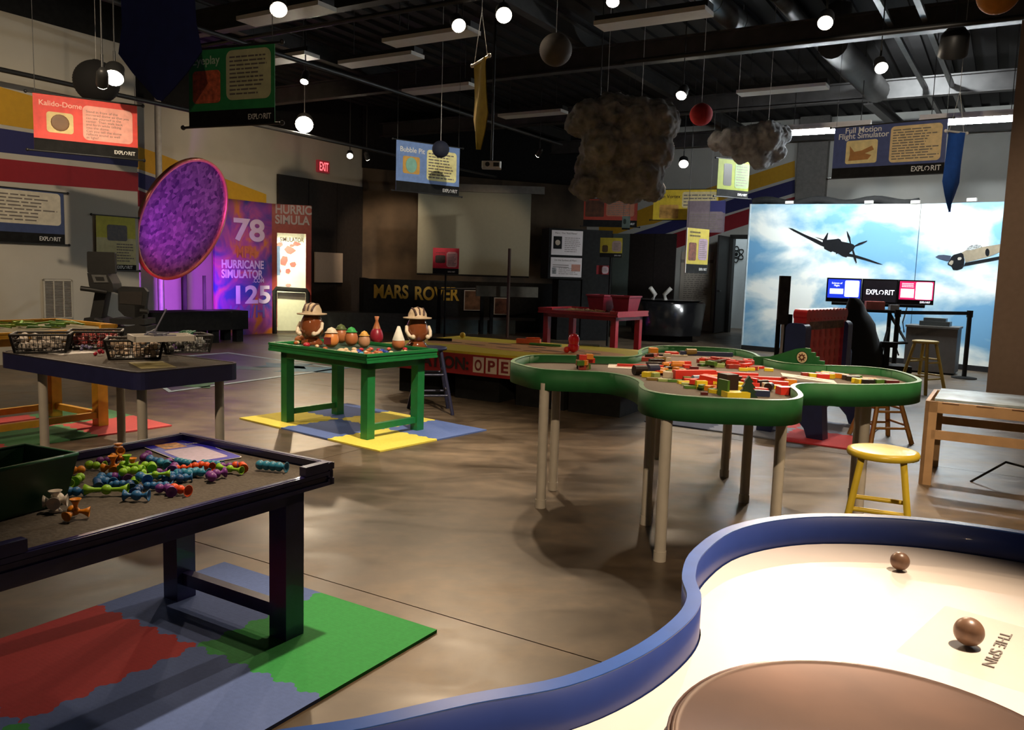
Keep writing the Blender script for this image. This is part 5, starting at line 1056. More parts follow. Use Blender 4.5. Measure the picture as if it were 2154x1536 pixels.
MB().prism(rrect(-cw_*.40, -ch_*.42, cw_*.32, ch_*.12, .02), .003, .0036).build('text_panel', mat('card_lilac', (.50, .42, .58), .6, var=.1, scale=60), t)
MB().prism(rrect(-cw_*.30, ch_*.17, cw_*.12, ch_*.40, .004), .003, .0036).build('picture', mat('card_picture', (.55, .26, .10), .6, var=.9, scale=40), t)
text('Squigz', t, cw_*.18, ch_*.25, .0034, M_TXTW, width=cw_*.27, rot=(0, 0, 0), bold=.01)
# green bin at the left edge
t = thing('storage_bin', 'dark green plastic bin cut off at the left edge on the near table', 'bin', fl(40, 1072, ZT+.001)+Vector((-.045, 0, 0)), math.radians(-24))
q = MB(); w0, w1, hh = .19, .24, .15
for inv in (0, 1):
    vs = [Vector((i*(w_-.008*inv)/2, j*(w_-.008*inv)/2*1.3, z)) for w_, z in ((w0, .004*inv), (w1, hh)) for i, j in ((-1, -1), (1, -1), (1, 1), (-1, 1))]
    q.add(vs, [(0, 1, 5, 4), (1, 2, 6, 5), (2, 3, 7, 6), (3, 0, 4, 7), (3, 2, 1, 0)] if not inv else [(4, 5, 1, 0), (5, 6, 2, 1), (6, 7, 3, 2), (7, 4, 0, 3), (0, 1, 2, 3)])
q.build('bin_body', mat('bin_green', (.008, .055, .018), .4), t)
MB().wallrib([(-w1/2, -w1*.65), (w1/2, -w1*.65), (w1/2, w1*.65), (-w1/2, w1*.65)], hh-.006, hh+.003, .007).build('bin_rim', mat('bin_green_rim', (.03, .14, .06), .35), t)
# ================================================================ EGG-SHAPED TOYS ON THE GREEN TABLE
ZG = .668
M_EGG = mat('toy_brown_gloss', (.20, .055, .018), .12, coat=.6, var=.1); M_EG2 = mat('toy_orange_brown', (.46, .15, .05), .4, var=.1); M_EG3 = mat('toy_orange', (.72, .24, .06), .4); M_CREAM = mat('toy_cream', (.72, .58, .42), .45); M_HATB = mat('hat_stripe_brown', (.07, .03, .02), .5)
def egg(label, px, py, hgt, wd, m, hat, rz=0., hb=None, arms=False, feet=True, tilt=0.):
    p = fl(px, py, ZG); t = thing('egg_toy', label, 'toy', (p.x, p.y, ZG+.0005), rz, 'egg shaped plastic toys')
    if tilt: t.rotation_euler = (0, tilt, rz)
    pr = []; bz = .03 if feet else 0
    for j in range(15):
        a = math.pi*j/14; r = wd/2*math.sin(a)*(1+.16*math.cos(a)); pr.append((max(r, .0005), bz+hgt/2-hgt/2*math.cos(a)))
    MB().lathe(pr, n=22).build('body', m, t)
    if feet: MB().lathe([(wd*.42, 0), (wd*.44, .015), (wd*.30, .05), (wd*.2, .06)], n=18, sx=1.15).build('foot_base', m, t)
    zt = bz+hgt
    if hat == 'brim':
        k = wd/.2
        MB().lathe([(.001, zt-.045*k), (.128*k, zt-.045*k), (.13*k, zt-.035*k), (.085*k, zt-.03*k), (.082*k, zt+.0*k), (.06*k, zt+.04*k), (.02*k, zt+.055*k), (.001, zt+.056*k)], n=26).build('hat', hb or mat('hat_tan', (.50, .36, .22), .5), t)
        for f_ in (-.05, 0, .05):
            MB().tube([((f_*(1-.3*abs(s_)))*k, math.sin(s_*1.4)*.082*k, zt-.02*k+math.cos(s_*1.4)*.075*k*(1-abs(f_)*4*.6)) for s_ in [i/5-1 for i in range(11)]], .009*k, 6).build('hat_stripe', M_HATB, t)
    elif hat == 'cap':
        MB().lathe([(wd*.36, zt-hgt*.17), (wd*.36, zt-hgt*.12), (wd*.24, zt+.005), (.001, zt+.018)], n=18).lathe([(wd*.36, zt-hgt*.17), (wd*.46, zt-hgt*.19), (wd*.46, zt-hgt*.175), (wd*.3, zt-hgt*.12)], n=18).build('cap', hb, t)
    elif hat == 'cone':
        MB().lathe([(wd*.48, zt-hgt*.35), (wd*.46, zt-hgt*.3), (.012, zt+hgt*.55), (.001, zt+hgt*.57)], n=18).build('cone_hat', hb, t)
    elif hat == 'crown':
        MB().lathe([(wd*.3, zt-.02), (wd*.1, zt+.05), (wd*.18, zt+.09), (wd*.12, zt+.09)], n=12).build('top_piece', hb, t)
    if arms:
        for s_ in (-1, 1):
            MB().tube([(s_*wd*.50, -.01, bz+hgt*.58), (s_*wd*.55, -.04, bz+hgt*.42), (s_*wd*.48, -.085, bz+hgt*.28), (s_*wd*.36, -.105, bz+hgt*.24)], .016, 8).sph((s_*wd*.34, -.105, bz+hgt*.25), .022, 10, 6).build('side_handle', M_CREAM, t)
    return t
egg('big glossy brown egg toy with striped hat at the left of the green table', 656, 724, .275, .20, M_EGG, 'brim', rz=-.2, arms=True)
egg('big glossy brown egg toy with striped hat at the right of the green table', 877, 730, .265, .195, M_EGG, 'brim', rz=.4, arms=True)
eg = egg('orange egg toy with beige cap and open dark hatch', 697, 731, .155, .125, M_EG3, 'cap', hb=M_CREAM, feet=False)
MB().box((-.02, -.055, .06), (.06, .02, .06)).build('hatch', mat('hatch_dark_red', (.14, .012, .012), .5), eg)
egg('brown egg toy with olive cap in the back row', 717, 722, .155, .12, M_EG2, 'cap', hb=col_mat('#55602c', .5), feet=False)
egg('brown egg toy with bright green cap in the middle', 739, 728, .15, .115, M_EG2, 'cap', hb=col_mat('#2f9a44', .5), feet=False)
egg('tan egg toy with straw yellow cap', 766, 732, .13, .10, mat('toy_tan', (.5, .24, .12), .45), 'cap', hb=col_mat('#d8a048', .5), feet=False)
egg('crimson toy with tall orange topknot behind the others', 792, 724, .16, .12, mat('toy_crimson', (.30, .015, .03), .35), 'crown', hb=M_EG2, feet=False)
egg('orange brown egg toy under a white cone hat', 838, 737, .13, .11, M_EG2, 'cone', hb=mat('cone_white', (.72, .66, .54), .5), feet=False)
egg('small orange egg lying at the foot of the left brown toy', 632, 722, .07, .10, M_EG3, None, feet=False)
SMP = [('#16308a', 'navy blue ball piece'), ('#c85a4a', 'pink plastic piece'), ('#d8b48a', 'cream plastic piece'), ('#b02030', 'red plastic piece'), ('#a85a28', 'brown plastic piece'), ('#3a8ab0', 'light blue plastic piece'), ('#5a8a30', 'green plastic piece')]
PM = []
for c_, lab in SMP: PM.append((MB().sph((0, 0, .016), .018, 10, 6, (1, 1.25, .85)).mesh('toy_piece', col_mat(c_, .35)), MB().sph((0, 0, .02), .03, 12, 8, (1.2, 1, .7)).mesh('toy_piece', col_mat(c_, .35)), lab))
for k, (px, py, ci, big) in enumerate([(752, 742, 0, 1), (803, 741, 0, 1), (763, 747, 0, 0), (742, 743, 1, 0), (735, 747, 5, 0), (780, 752, 5, 0), (725, 742, 2, 0), (715, 740, 2, 1), (728, 736, 2, 0), (706, 741, 2, 0), (667, 729, 2, 0), (645, 727, 3, 1), (610, 716, 2, 1), (615, 720, 2, 0), (785, 746, 1, 0), (790, 742, 4, 0), (775, 738, 4, 0), (800, 750, 4, 1), (812, 742, 0, 0), (770, 742, 2, 0), (823, 747, 6, 0), (832, 744, 2, 0), (848, 741, 6, 0), (852, 735, 3, 0), (818, 735, 1, 0), (760, 736, 3, 0), (684, 734, 4, 0), (700, 744, 2, 0), (745, 735, 2, 0), (796, 737, 3, 0), (865, 742, 2, 0), (750, 750, 1, 0), (806, 746, 4, 1), (720, 745, 2, 1), (622, 722, 4, 0), (780, 735, 1, 0)]):
    me = PM[ci][1 if big else 0]; p = tg.matrix_world.inverted() @ fl(px, py, ZG+.015); p = tg.matrix_world @ Vector((min(max(p.x, .07), .71), min(max(p.y, .07), 1.17), p.z)); o = bpy.data.objects.new('toy_piece', me); col.objects.link(o); o.location = (p.x, p.y, ZG+.001); o.rotation_euler = (0, 0, k*1.3); tag(o, PM[ci][2]+(' of the larger size' if big else ' of the small size')+' lying on the green table', 'toy piece', 'loose toy pieces on the green table')
# ================================================================ OPERATION TABLE
OC = fl(1072, 748, .52); od = (fl(905, 733, .52)-OC).normalized()
ex = Vector((od.x, od.y, 0)).normalized()
Mo = frame2(OC+ex*1.05, OC-ex*1.25, 0); t = thing('surgery_game_table', 'low yellow topped game table with big letter tiles on its red side', 'game table', M=Mo); to = t; LO = 2.30; WO = 1.66; XO = -.68
part('yellow_top', mat('op_yellow', (.62, .44, .03), .4, var=.08), t, ((XO, 0, .495), (LO, WO, .52)))
part('red_side', mat('op_red', (.30, .012, .016), .4), t, ((XO, .0, .28), (LO, .03, .495)), ((XO, .03, .28), (XO+.03, WO, .495)), ((LO-.03, .03, .28), (LO, WO, .495)), ((XO+.03, WO-.03, .28), (LO-.03, WO, .495)))
for x in (-.45, .3, 1.05, 1.65): part('pedestal', M_BLK, t, ((x, .15, 0), (x+.55, WO-.15, .28)))
text('OPERATION:', t, -.46, -.006, .335, mat('op_black', (.02, .01, .01), .6), width=1.02, height=.13, bold=.03)
for k, ch in enumerate('OPERATION'):
    x = .62+k*.155
    if x+.14 > LO: break
    f = MB().b2((x, -.006, .315), (x+.13, -.001, .475)).build('letter_tile', mat('op_cream', (.66, .52, .42), .5), t); text(ch, f, x+.02, -.008, .34, mat('op_letter_red', (.22, .02, .02), .5), width=.085, height=.115, bold=.03)
FLS = mat('op_flesh', (.62, .30, .12), .45, var=.1); HOL = mat('op_hole_brown', (.12, .05, .03), .5)
body = [(x*1.25-.62, y*1.25) for x, y in ((.10, .55), (.35, .42), (.55, .50), (.9, .38), (1.3, .35), (1.6, .42), (1.95, .50), (2.0, .8), (1.6, .95), (1.2, 1.0), (.85, .98), (.5, .9), (.2, .95))]
MB().prism(spline(body, 4), .5202, .5215).build('figure_print', FLS, t)
for (x, y, a_, b_) in ((.35, .65, .12, .05), (.62, .6, .14, .04), (.75, .82, .16, .05), (1.0, .55, .16, .035), (1.15, .8, .12, .06), (1.4, .6, .18, .04), (1.55, .8, .1, .04), (1.75, .68, .1, .06), (.95, .95, .2, .03), (1.3, .45, .12, .03)):
    MB().prism([(x*1.25-.62+a_*math.cos(k*.5236), y*1.25+b_*math.sin(k*.5236)) for k in range(12)], .5216, .5225).build('cavity', HOL, t)
bpy.context.view_layer.update()
def on_op(px, py, mbx, name, m, label, cat='game piece', dz=0.):
    p = fl(px, py, .5226); o = mbx.build(name, m, label=label, cat=cat); o.location = (p.x, p.y, .5227+dz); return o
on_op(973, 711, MB().sph((0, 0, .035), .036, 14, 8), 'ball', col_mat('#e0b83c', .35), 'yellow ball on the far end of the yellow topped game table', 'ball')
on_op(1112, 723, MB().box((0, 0, .03), (.28, .1, .05), -.2).box((.05, .02, .062), (.16, .06, .02), .3), 'orange_piece', col_mat('#e0602c', .45), 'orange plastic game piece lying on the yellow table')
on_op(1140, 727, MB().box((0, 0, .012), (.3, .06, .02), -.5).box((.12, -.05, .012), (.2, .05, .02), -.3), 'green_piece', col_mat('#3c7a2c', .45), 'flat green game piece on the yellow table')
on_op(1206, 742, MB().sph((0, 0, .06), .062, 14, 8, (1, 1, .95)).lathe([(.05, .09), (.062, .15), (.045, .19), (.001, .205)], n=16), 'buzzer', mat('buzzer_red', (.60, .012, .02), .12, coat=.5), 'glossy red bulb shaped buzzer on the yellow table', 'buzzer')
on_op(1192, 742, MB().sph((0, 0, .032), .034, 14, 8), 'ball', mat('ball_red', (.62, .03, .01), .3), 'small red ball beside the glossy red buzzer', 'ball')
on_op(925, 718, MB().tube([(-.14, 0, .02), (-.05, .02, .02), (.05, -.01, .02), (.14, .01, .02)], .018, 6), 'black_piece', M_BLK, 'black rubber game piece at the left end of the yellow table')
on_op(1225, 728, MB().tube([(-.15, 0, .012), (0, .02, .015), (.2, -.03, .012)], .014, 6), 'tweezers', mat('tweezer_dark', (.05, .06, .06), .4), 'dark tweezers lying behind the red buzzer', 'tweezers')
# ================================================================ STOOLS
def stool(label, p, hgt, m, rz=0., top=.29, foot=.40):
    t = thing('stool', label, 'stool', (p[0], p[1], 0), rz, 'round wooden stools'); r = top/2
    MB().lathe([(r*.86, hgt-.035), (r*.98, hgt-.03), (r, hgt-.017), (r*.97, hgt-.004), (r*.85, hgt), (.001, hgt-.002)], n=32).build('seat', m, t)
    L = []
    for i, j in ((-1, -1), (1, -1), (1, 1), (-1, 1)):
        a = Vector((i*r*.55, j*r*.55, hgt-.03)); b = Vector((i*foot/2*.92, j*foot/2*.92, 0)); L.append((a, b)); MB().cyl(b, a, .021, .019, n=4).build('leg', m, t)
    for k in range(4):
        (a, b), (c, d) = L[k], L[(k+1) % 4]
        for f_ in ((.62, .30) if k % 2 == 0 else (.68, .36)):
            f0 = 1-f_; MB().cyl(a.lerp(b, f0), c.lerp(d, f0), .011, n=8).build('rung', m, t)
    return t
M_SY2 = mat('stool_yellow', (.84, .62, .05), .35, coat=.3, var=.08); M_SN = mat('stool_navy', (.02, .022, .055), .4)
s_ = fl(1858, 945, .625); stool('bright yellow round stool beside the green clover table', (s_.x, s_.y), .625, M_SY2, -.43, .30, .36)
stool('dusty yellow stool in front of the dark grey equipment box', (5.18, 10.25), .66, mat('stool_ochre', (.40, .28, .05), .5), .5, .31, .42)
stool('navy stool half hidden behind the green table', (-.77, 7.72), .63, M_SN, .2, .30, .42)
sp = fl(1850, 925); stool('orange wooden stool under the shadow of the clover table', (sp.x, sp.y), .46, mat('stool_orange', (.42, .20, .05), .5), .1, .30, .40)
# ================================================================ PLYWOOD TABLE
M_PLY = mat('plywood', (.50, .31, .16), .5, var=.12, scale=9)
t = thing('plywood_table', 'slotted plywood table with a marbled blue top at the right', 'table', M=frame2((2.80, 5.47, 0), (2.80+.857, 5.47-.515, 0)))
part('table_top', mat('marbled_top', (.34, .43, .48), .3, var=.7, scale=5), t, ((.05, .05, .575), (1.5, .70, .59)))
for y in (0, .72): part('long_rail', M_PLY, t, ((0, y, .50), (1.55, y+.025, .575))); part('lower_rail', M_PLY, t, ((.05, y, .32), (1.5, y+.025, .38)))
for x in (0, 1.5): part('end_rail', M_PLY, t, ((x, .025, .50), (x+.025, .72, .575))); part('lower_end_rail', M_PLY, t, ((x, .025, .32), (x+.025, .72, .38)))
for x in (0, 1.475):
    for y in (0, .67): part('leg', M_PLY, t, ((x, y, 0), (x+.075, y+.025, .575)), ((x, y, 0), (x+.025, y+.075, .575)))
for k in range(7): part('slot_tab', mat('ply_edge_dark', (.16, .08, .04), .6), t, ((.1+k*.2, -.002, .565), (.2+k*.2, .004, .572)))
MB().tube([(.3, .3, .0), (.5, .35, .16), (.8, .3, .12), (1.0, .4, .02)], .008).build('cable', M_BLK, t)
MB().b2((.7, .2, .39), (1.2, .5, .45)).build('shelf_unit', M_BLK, t)
# ================================================================ CLOVER BLOCK TABLE
ZB = .76
outl = [(-0.01, 5.24), (0.05, 5.05), (0.19, 4.85), (0.52, 4.8), (0.64, 4.67), (0.68, 4.53), (0.69, 4.39), (0.67, 4.26), (0.67, 4.11), (0.72, 4.0), (0.82, 3.93), (0.97, 3.89), (1.14, 3.88), (1.24, 3.87), (1.37, 3.92), (1.46, 4.05), (1.51, 4.23), (1.54, 4.4), (1.61, 4.53), (1.71, 4.58), (1.9, 4.57), (2.11, 4.62), (2.31, 4.71), (2.46, 4.87), (2.54, 5.13), (2.56, 5.43), (2.45, 5.60), (2.25, 5.63), (2.1, 5.63), (1.92, 5.72), (1.86, 6.03), (1.90, 6.42), (1.84, 6.70), (1.58, 6.82), (1.3, 6.82), (1.14, 6.70), (1.03, 6.49), (0.96, 6.23), (0.93, 6.0), (0.84, 5.82), (0.71, 5.77), (0.38, 5.76), (0.14, 5.70), (0.04, 5.50)]
outl = [(x*.9474, y*.9474) for x, y in outl]
sm = spline(outl, 4)
t = thing('clover_table', 'green clover shaped block table on white pipe legs', 'table', (1.2, 5.0, 0)); tq = t
loc = [(x-1.2, y-5.0) for x, y in sm]
M_CG = mat('clover_green', (.020, .135, .040), .62, var=.1, spec=.3); M_CE = mat('clover_edge', (.10, .26, .13), .35)
MB().wallrib(loc, .69, .808, .022).build('rim', M_CG, t); MB().wallrib([(x, y) for x, y in loc], .808, .811, .024).build('rim_edge', M_CE, t)
q = MB(); n = len(loc); q.add([(x*.992, y*.992, ZB) for x, y in loc]+[(x*.992, y*.992, ZB-.03) for x, y in loc], [tuple(range(n)), tuple(range(n, 2*n))[::-1]]); q.build('table_surface', mat('felt_tan', (.135, .108, .085), .95, var=.12, scale=80), t)
for x, y in ((.19, 4.62), (.28, 5.02), (.76, 4.36), (.735, 3.79), (1.48, 5.5), (1.44, 4.87), (1.40, 4.16), (2.03, 4.62), (2.2, 5.1), (1.1, 6.0), (1.65, 6.1)):
    lg = MB().cyl((x-1.2, y-5, .002), (x-1.2, y-5, .73), .028, n=16).build('leg', M_PVC, t); MB().cyl((x-1.2, y-5, .0), (x-1.2, y-5, .05), .031, n=16).build('foot_cap', M_PVC, lg)
# stepped fin with rosette
fa = fl(1634, 772, ZB); fb = fl(1735, 784, ZB)
f = thing('stepped_fin', None, None, M=t.matrix_world.inverted() @ frame2((fa.x, fa.y, ZB), (fb.x, fb.y, ZB))); f.location = (fa.x-1.2, fa.y-5, ZB); f.parent = t
LF = Vector((fb.x-fa.x, fb.y-fa.y)).length
fin = [(-.18, 0), (LF*1.05, 0), (LF*1.05, .045), (LF*.97, .045), (LF*.97, .075), (LF*.86, .075), (LF*.86, .10), (LF*.78, .10), (LF*.78, .125), (LF*.68, .125), (LF*.68, .148), (LF*.58, .150), (LF*.4, .138), (LF*.15, .105), (-.05, .068), (-.12, .06), (-.18, .055)]
MB().slab(fin, -.012, .012).build('fin_board', M_CG, f)
rc = (LF*.54, .085)
for r, m, y in ((.041, M_BLK, -.0135), (.037, mat('rosette_cream', (.72, .58, .36), .5), -.015), (.0, None, 0)):
    if m: MB().slab([(rc[0]+r*math.cos(k*.2618), rc[1]+r*math.sin(k*.2618)) for k in range(24)], y, -.0121).build('rosette', m, f)
MB().slab([(rc[0]+(.03 if k % 2 == 0 else .017)*math.cos(k*.3927), rc[1]+(.03 if k % 2 == 0 else .017)*math.sin(k*.3927)) for k in range(16)], -.0165, -.0151).build('rosette_star', mat('rosette_brown', (.12, .03, .015), .5), f)
MB().slab([(rc[0]+.010*math.cos(k*.5236), rc[1]+.010*math.sin(k*.5236)) for k in range(12)], -.018, -.0166).build('rosette_eye', MT['rosette_cream'], f)
# ---- blocks: (px, py, length, width, height, rot, colour)
BC = dict(r='#d8382c', y='#e8d030', o='#e08a24', g='#4f7a30', d='#3a2a22', n='#2a3354', k='#1f1a1a', w='#c9bda6', m='#5a1a1e', b='#a03c34', t='#8a7038', l='#9cb06a', s='#8fa8cc')
BN = dict(r='bright red', y='yellow', o='orange', g='green', d='dark brown', n='navy', k='black', w='pale wood', m='maroon', b='brick red', t='ochre', l='pale green', s='pale blue')
BM = {}
def block(px, py, L_, W_, H_, rz, c, kind='box', z=0., label=None, tilt=0.):
    key = (L_, W_, H_, c, kind)
    if key not in BM:
        q = MB()
        if kind == 'box': q.box((0, 0, H_/2), (L_, W_, H_))
        elif kind == 'cyl': q.cyl((-L_/2, 0, W_/2), (L_/2, 0, W_/2), W_/2, n=14)
        elif kind == 'disc': q.cyl((0, 0, 0), (0, 0, H_), L_/2, n=16)
        elif kind == 'half': q.prism([(L_/2*math.cos(k*.3142), W_*math.sin(k*.3142)) for k in range(11)], 0, H_)
        BM[key] = q.mesh('toy_block', mat('block_'+c, srgb(BC[c]), .4, var=.06))
    p = fl(px, py, ZB+H_*.4); o = bpy.data.objects.new('toy_block', BM[key]); col.objects.link(o); o.location = (p.x, p.y, ZB+.0006+z); o.rotation_euler = (0, tilt, math.radians(rz))
    sz = 'long' if L_ > .12 else ('stubby' if L_ < .055 else ('short' if L_ < .065 else 'medium')); th = 'flat' if H_ < .02 else 'thick'
    zone = 'in the far lobe' if py < 752 else 'behind the red beams' if py < 775 and px > 1440 else 'by the white sheet' if px < 1420 else 'left of the dark box' if px < 1500 else 'beside the dark box' if px < 1560 else 'towards the right lobe'
    tag(o, label or '%s %s %s wooden %s lying %s of the clover table' % (sz, th, BN[c], {'box': 'block', 'cyl': 'cylinder', 'disc': 'disc', 'half': 'arch'}[kind], zone), 'toy block', 'wooden blocks on the clover table'); return o
R_ = random.Random(12)
Z6 = lambda x, y: (1240+x/4.683, 710+y/4.683)
def bz(x, y, *a, **k): return block(*Z6(x, y), *a, **k)
# hand placed larger pieces
bz(500, 283, .30, .018, .018, -3, 'r', label='long thin red stick lying over the white paper sheet'); bz(1030, 372, .26, .05, .05, 14, 'r', label='long red beam in the middle of the clover table'); bz(1390, 378, .32, .035, .035, -4, 'r', label='long red beam right of the middle')
bz(1280, 355, .32, .04, .02, -4, 'd', label='long dark plank behind the red beams'); bz(1650, 415, .34, .03, .03, -4, 'r', label='long red bar reaching towards the right lobe'); bz(1230, 460, .16, .06, .03, -40, 'r', label='tilted red plank in front of the dark box', z=.02, tilt=.1)
bz(1360, 470, .07, .09, .10, 20, 'd', label='upright dark box with green side among the blocks'); bz(1320, 515, .012, .085, .085, 20, 'g', label='green plate leaning on the dark box'); bz(1440, 570, .12, .08, .03, 8, 'y', label='large yellow block at the front rim'); bz(1470, 515, .09, .05, .035, -8, 'y'); bz(1490, 525, .10, .03, .025, -6, 'o')
bz(1670, 560, .11, .05, .03, -5, 'n', 'half', label='navy and red arch block beside the green tree'); bz(1665, 535, .10, .05, .03, -5, 'r', 'half'); bz(1920, 530, .07, .06, .04, 10, 'r', label='red block leaning on the inner rim'); bz(1830, 460, .14, .04, .03, -20, 'r'); bz(1980, 445, .06, .04, .03, 0, 'o')
bz(1260, 440, .08, .05, .03, 10, 'o', z=.02); bz(870, 275, .08, .045, .045, 0, 'o', 'cyl', label='orange cylinder lying behind the red beam'); bz(750, 275, .04, .035, .035, 10, 'o', 'cyl'); bz(800, 260, .07, .03, .02, 15, 'r'); bz(960, 298, .05, .04, .03, 10, 'r'); bz(1030, 315, .05, .04, .03, 0, 'm'); bz(660, 262, .14, .035, .02, -3, 'k')
bz(625, 330, .07, .06, .045, 20, 'n', 'cyl', label='navy cylinder by the white paper'); bz(495, 345, .08, .06, .04, 20, 'k', 'cyl', label='black cylinder at the left of the block heap'); bz(560, 370, .05, .04, .03, 60, 'y'); bz(650, 375, .045, .03, .025, 30, 'l'); bz(800, 375, .09, .04, .035, -10, 'w'); bz(840, 318, .11, .025, .02, -10, 'w'); bz(720, 330, .05, .05, .03, 40, 'o'); bz(790, 340, .08, .03, .02, 10, 'l')
bz(640, 412, .09, .03, .014, 2, 't'); bz(745, 424, .08, .035, .014, -2, 'l'); bz(840, 430, .08, .03, .014, 0, 'g'); bz(930, 445, .07, .03, .015, 10, 'y'); bz(975, 425, .05, .035, .02, 0, 'r'); bz(960, 408, .04, .05, .02, 0, 'g'); bz(1080, 402, .09, .03, .03, 25, 's', 'cyl', label='pale blue cylinder in front of the red beam'); bz(980, 465, .08, .03, .015, -8, 'l'); bz(995, 492, .07, .03, .014, 3, 'g'); bz(1065, 465, .06, .03, .02, 20, 'y'); bz(1130, 500, .08, .03, .015, 20, 'y'); bz(1175, 405, .05, .03, .03, -20, 'o')
bz(1265, 540, .09, .035, .018, -45, 'y', label='yellow plank lying before the dark box'); bz(1130, 555, .035, .02, .014, 0, 'm', label='tiny maroon block alone at the front'); bz(1230, 530, .06, .03, .02, -30, 'g'); bz(1480, 485, .04, .04, .04, 0, 'y', 'disc'); bz(1700, 455, .07, .035, .035, 25, 'k', 'cyl'); bz(1770, 495, .055, .045, .045, 60, 'k', 'cyl', label='black cylinder end on near the inner rim'); bz(1835, 490, .05, .035, .02, 10, 'y'); bz(1600, 470, .08, .025, .02, -2, 'r'); bz(1520, 455, .1, .03, .02, -8, 'm'); bz(1530, 425, .16, .02, .02, -3, 'd'); bz(1740, 480, .04, .03, .03, 0, 'w')
bz(628, 150, .06, .06, .06, 5, 'o', label='ochre cube at the far lobe of the clover table'); bz(630, 180, .06, .05, .03, 5, 'd'); bz(800, 142, .09, .05, .012, 0, 'w'); bz(810, 158, .1, .05, .02, 0, 'r'); bz(870, 180, .09, .03, .012, 0, 'w'); bz(765, 175, .05, .04, .02, 0, 'w'); bz(1000, 150, .08, .05, .05, 10, 't', 'cyl'); bz(930, 182, .05, .03, .012, 0, 'w'); bz(1150, 165, .4, .035, .03, -2, 'n', label='long navy plank lying in the far lobe'); bz(600, 215, .12, .04, .02, -8, 'b'); bz(560, 205, .08, .04, .02, 30, 'b'); bz(700, 220, .09, .04, .03, 5, 't'); bz(660, 240, .1, .05, .03, 10, 'k'); bz(755, 222, .06, .03, .03, 0, 'w')
# stack of small blocks on the left lobe
for k in range(14):
    block(1231+R_.uniform(-14, 14), 772+R_.uniform(-3, 3), .045, .035, .03, R_.uniform(-20, 20), 'tobgdr'[k % 6], z=.03*(k//5)*1.0, label='small block of the mixed stack standing on the left lobe')
# drifts of small blocks
def drift(pts, n, cols, lab=None):
    for k in range(n):
        x, y, rx, ry = pts[k % len(pts)]; bz(x+R_.uniform(-rx, rx), y+R_.uniform(-ry, ry), R_.choice((.05, .06, .08)), .03, R_.choice((.015, .025)), R_.uniform(-80, 80), R_.choice(cols), R_.choice(('box', 'box', 'half')), z=R_.choice((0, 0, .016)))
drift([(1170, 240, 90, 25), (1300, 240, 90, 20)], 26, 'bbrb'); drift([(1180, 270, 80, 12), (1310, 268, 90, 14)], 18, 'ggld'); drift([(1470, 280, 90, 30)], 16, 'rrbr'); drift([(1600, 290, 80, 20)], 9, 'rdbw')
drift([(1190, 480, 120, 40), (1100, 440, 130, 30)], 24, 'yylogr'); drift([(700, 340, 160, 30), (850, 300, 150, 40)], 30, 'wykrdo'); drift([(1500, 440, 180, 30)], 14, 'rdrm'); drift([(600, 190, 90, 40)], 10, 'dbkt')
for x, y in ((1515, 318), (1585, 315), (1620, 308), (1765, 320)): bz(x, y, .055, .035, .018, -8, 'y', label='yellow block of the short row before the stepped fin')
Z7 = lambda x, y: (1460+x/4.308, 700+y/4.308)
for x, y, c, rz in ((1030, 388, 'b', 0), (1095, 395, 'y', 0), (1160, 385, 'r', -10), (1165, 400, 'r', -5), (1210, 378, 'y', -40), (1215, 395, 'y', -40), (1270, 390, 'b', -45), (1300, 390, 'd', -40), (1340, 398, 'o', -40), (1400, 410, 'd', -20), (1440, 420, 'k', -15), (1490, 440, 'y', -30), (1520, 445, 'y', 20), (1530, 440, 'g', 10), (1590, 435, 'o', -10), (1610, 440, 'o', 20), (1650, 445, 'g', 0), (1690, 450, 'g', 10), (1740, 452, 'g', -10), (1790, 458, 'm', 0), (1460, 412, 'g', 20), (1570, 450, 'k', 0)):
    block(*Z7(x, y), .075, .035, .028, rz, c, label='%s block of the curved row along the right lobe' % BN[c])
# tree cut-out
p = fl(1576, 838, ZB); t = thing('toy_tree', 'dark green stepped toy tree at the front rim', 'toy tree', (p.x, p.y+.03, ZB), 0)
MB().slab([(-.05, 0), (.05, 0), (.028, .022), (.042, .026), (.022, .048), (.034, .052), (.014, .076), (.022, .08), (0, .11), (-.022, .08), (-.014, .076), (-.034, .052), (-.022, .048), (-.042, .026), (-.028, .022)], -.012, .012).build('tree_cutout', mat('tree_green', (.01, .04, .018), .6), t)
# papers
def pap1(t):
    MB().b2((-.10, -.07, .002), (.08, .06, .0026)).build('picture_print', mat('picture_pink', (.60, .36, .30), .6, var=.4, scale=18), t)
sheet('white sheet with a red picture on the left part of the clover table', 1328, 772, ZB+.001, .30, .24, math.radians(-8), M_PAP, pap1)
def pap2(t): bars2 = MB().b2((-.08, -.01, .002), (.08, .005, .0026)).b2((-.06, .02, .002), (.05, .03, .0026)).build('print', M_INK, t)
sheet('white sheet leaning near the stepped fin on the clover table', 1700, 796, ZB+.03, .30, .16, math.radians(-14), M_PAP, pap2).rotation_euler = (0, .09, math.radians(-14))
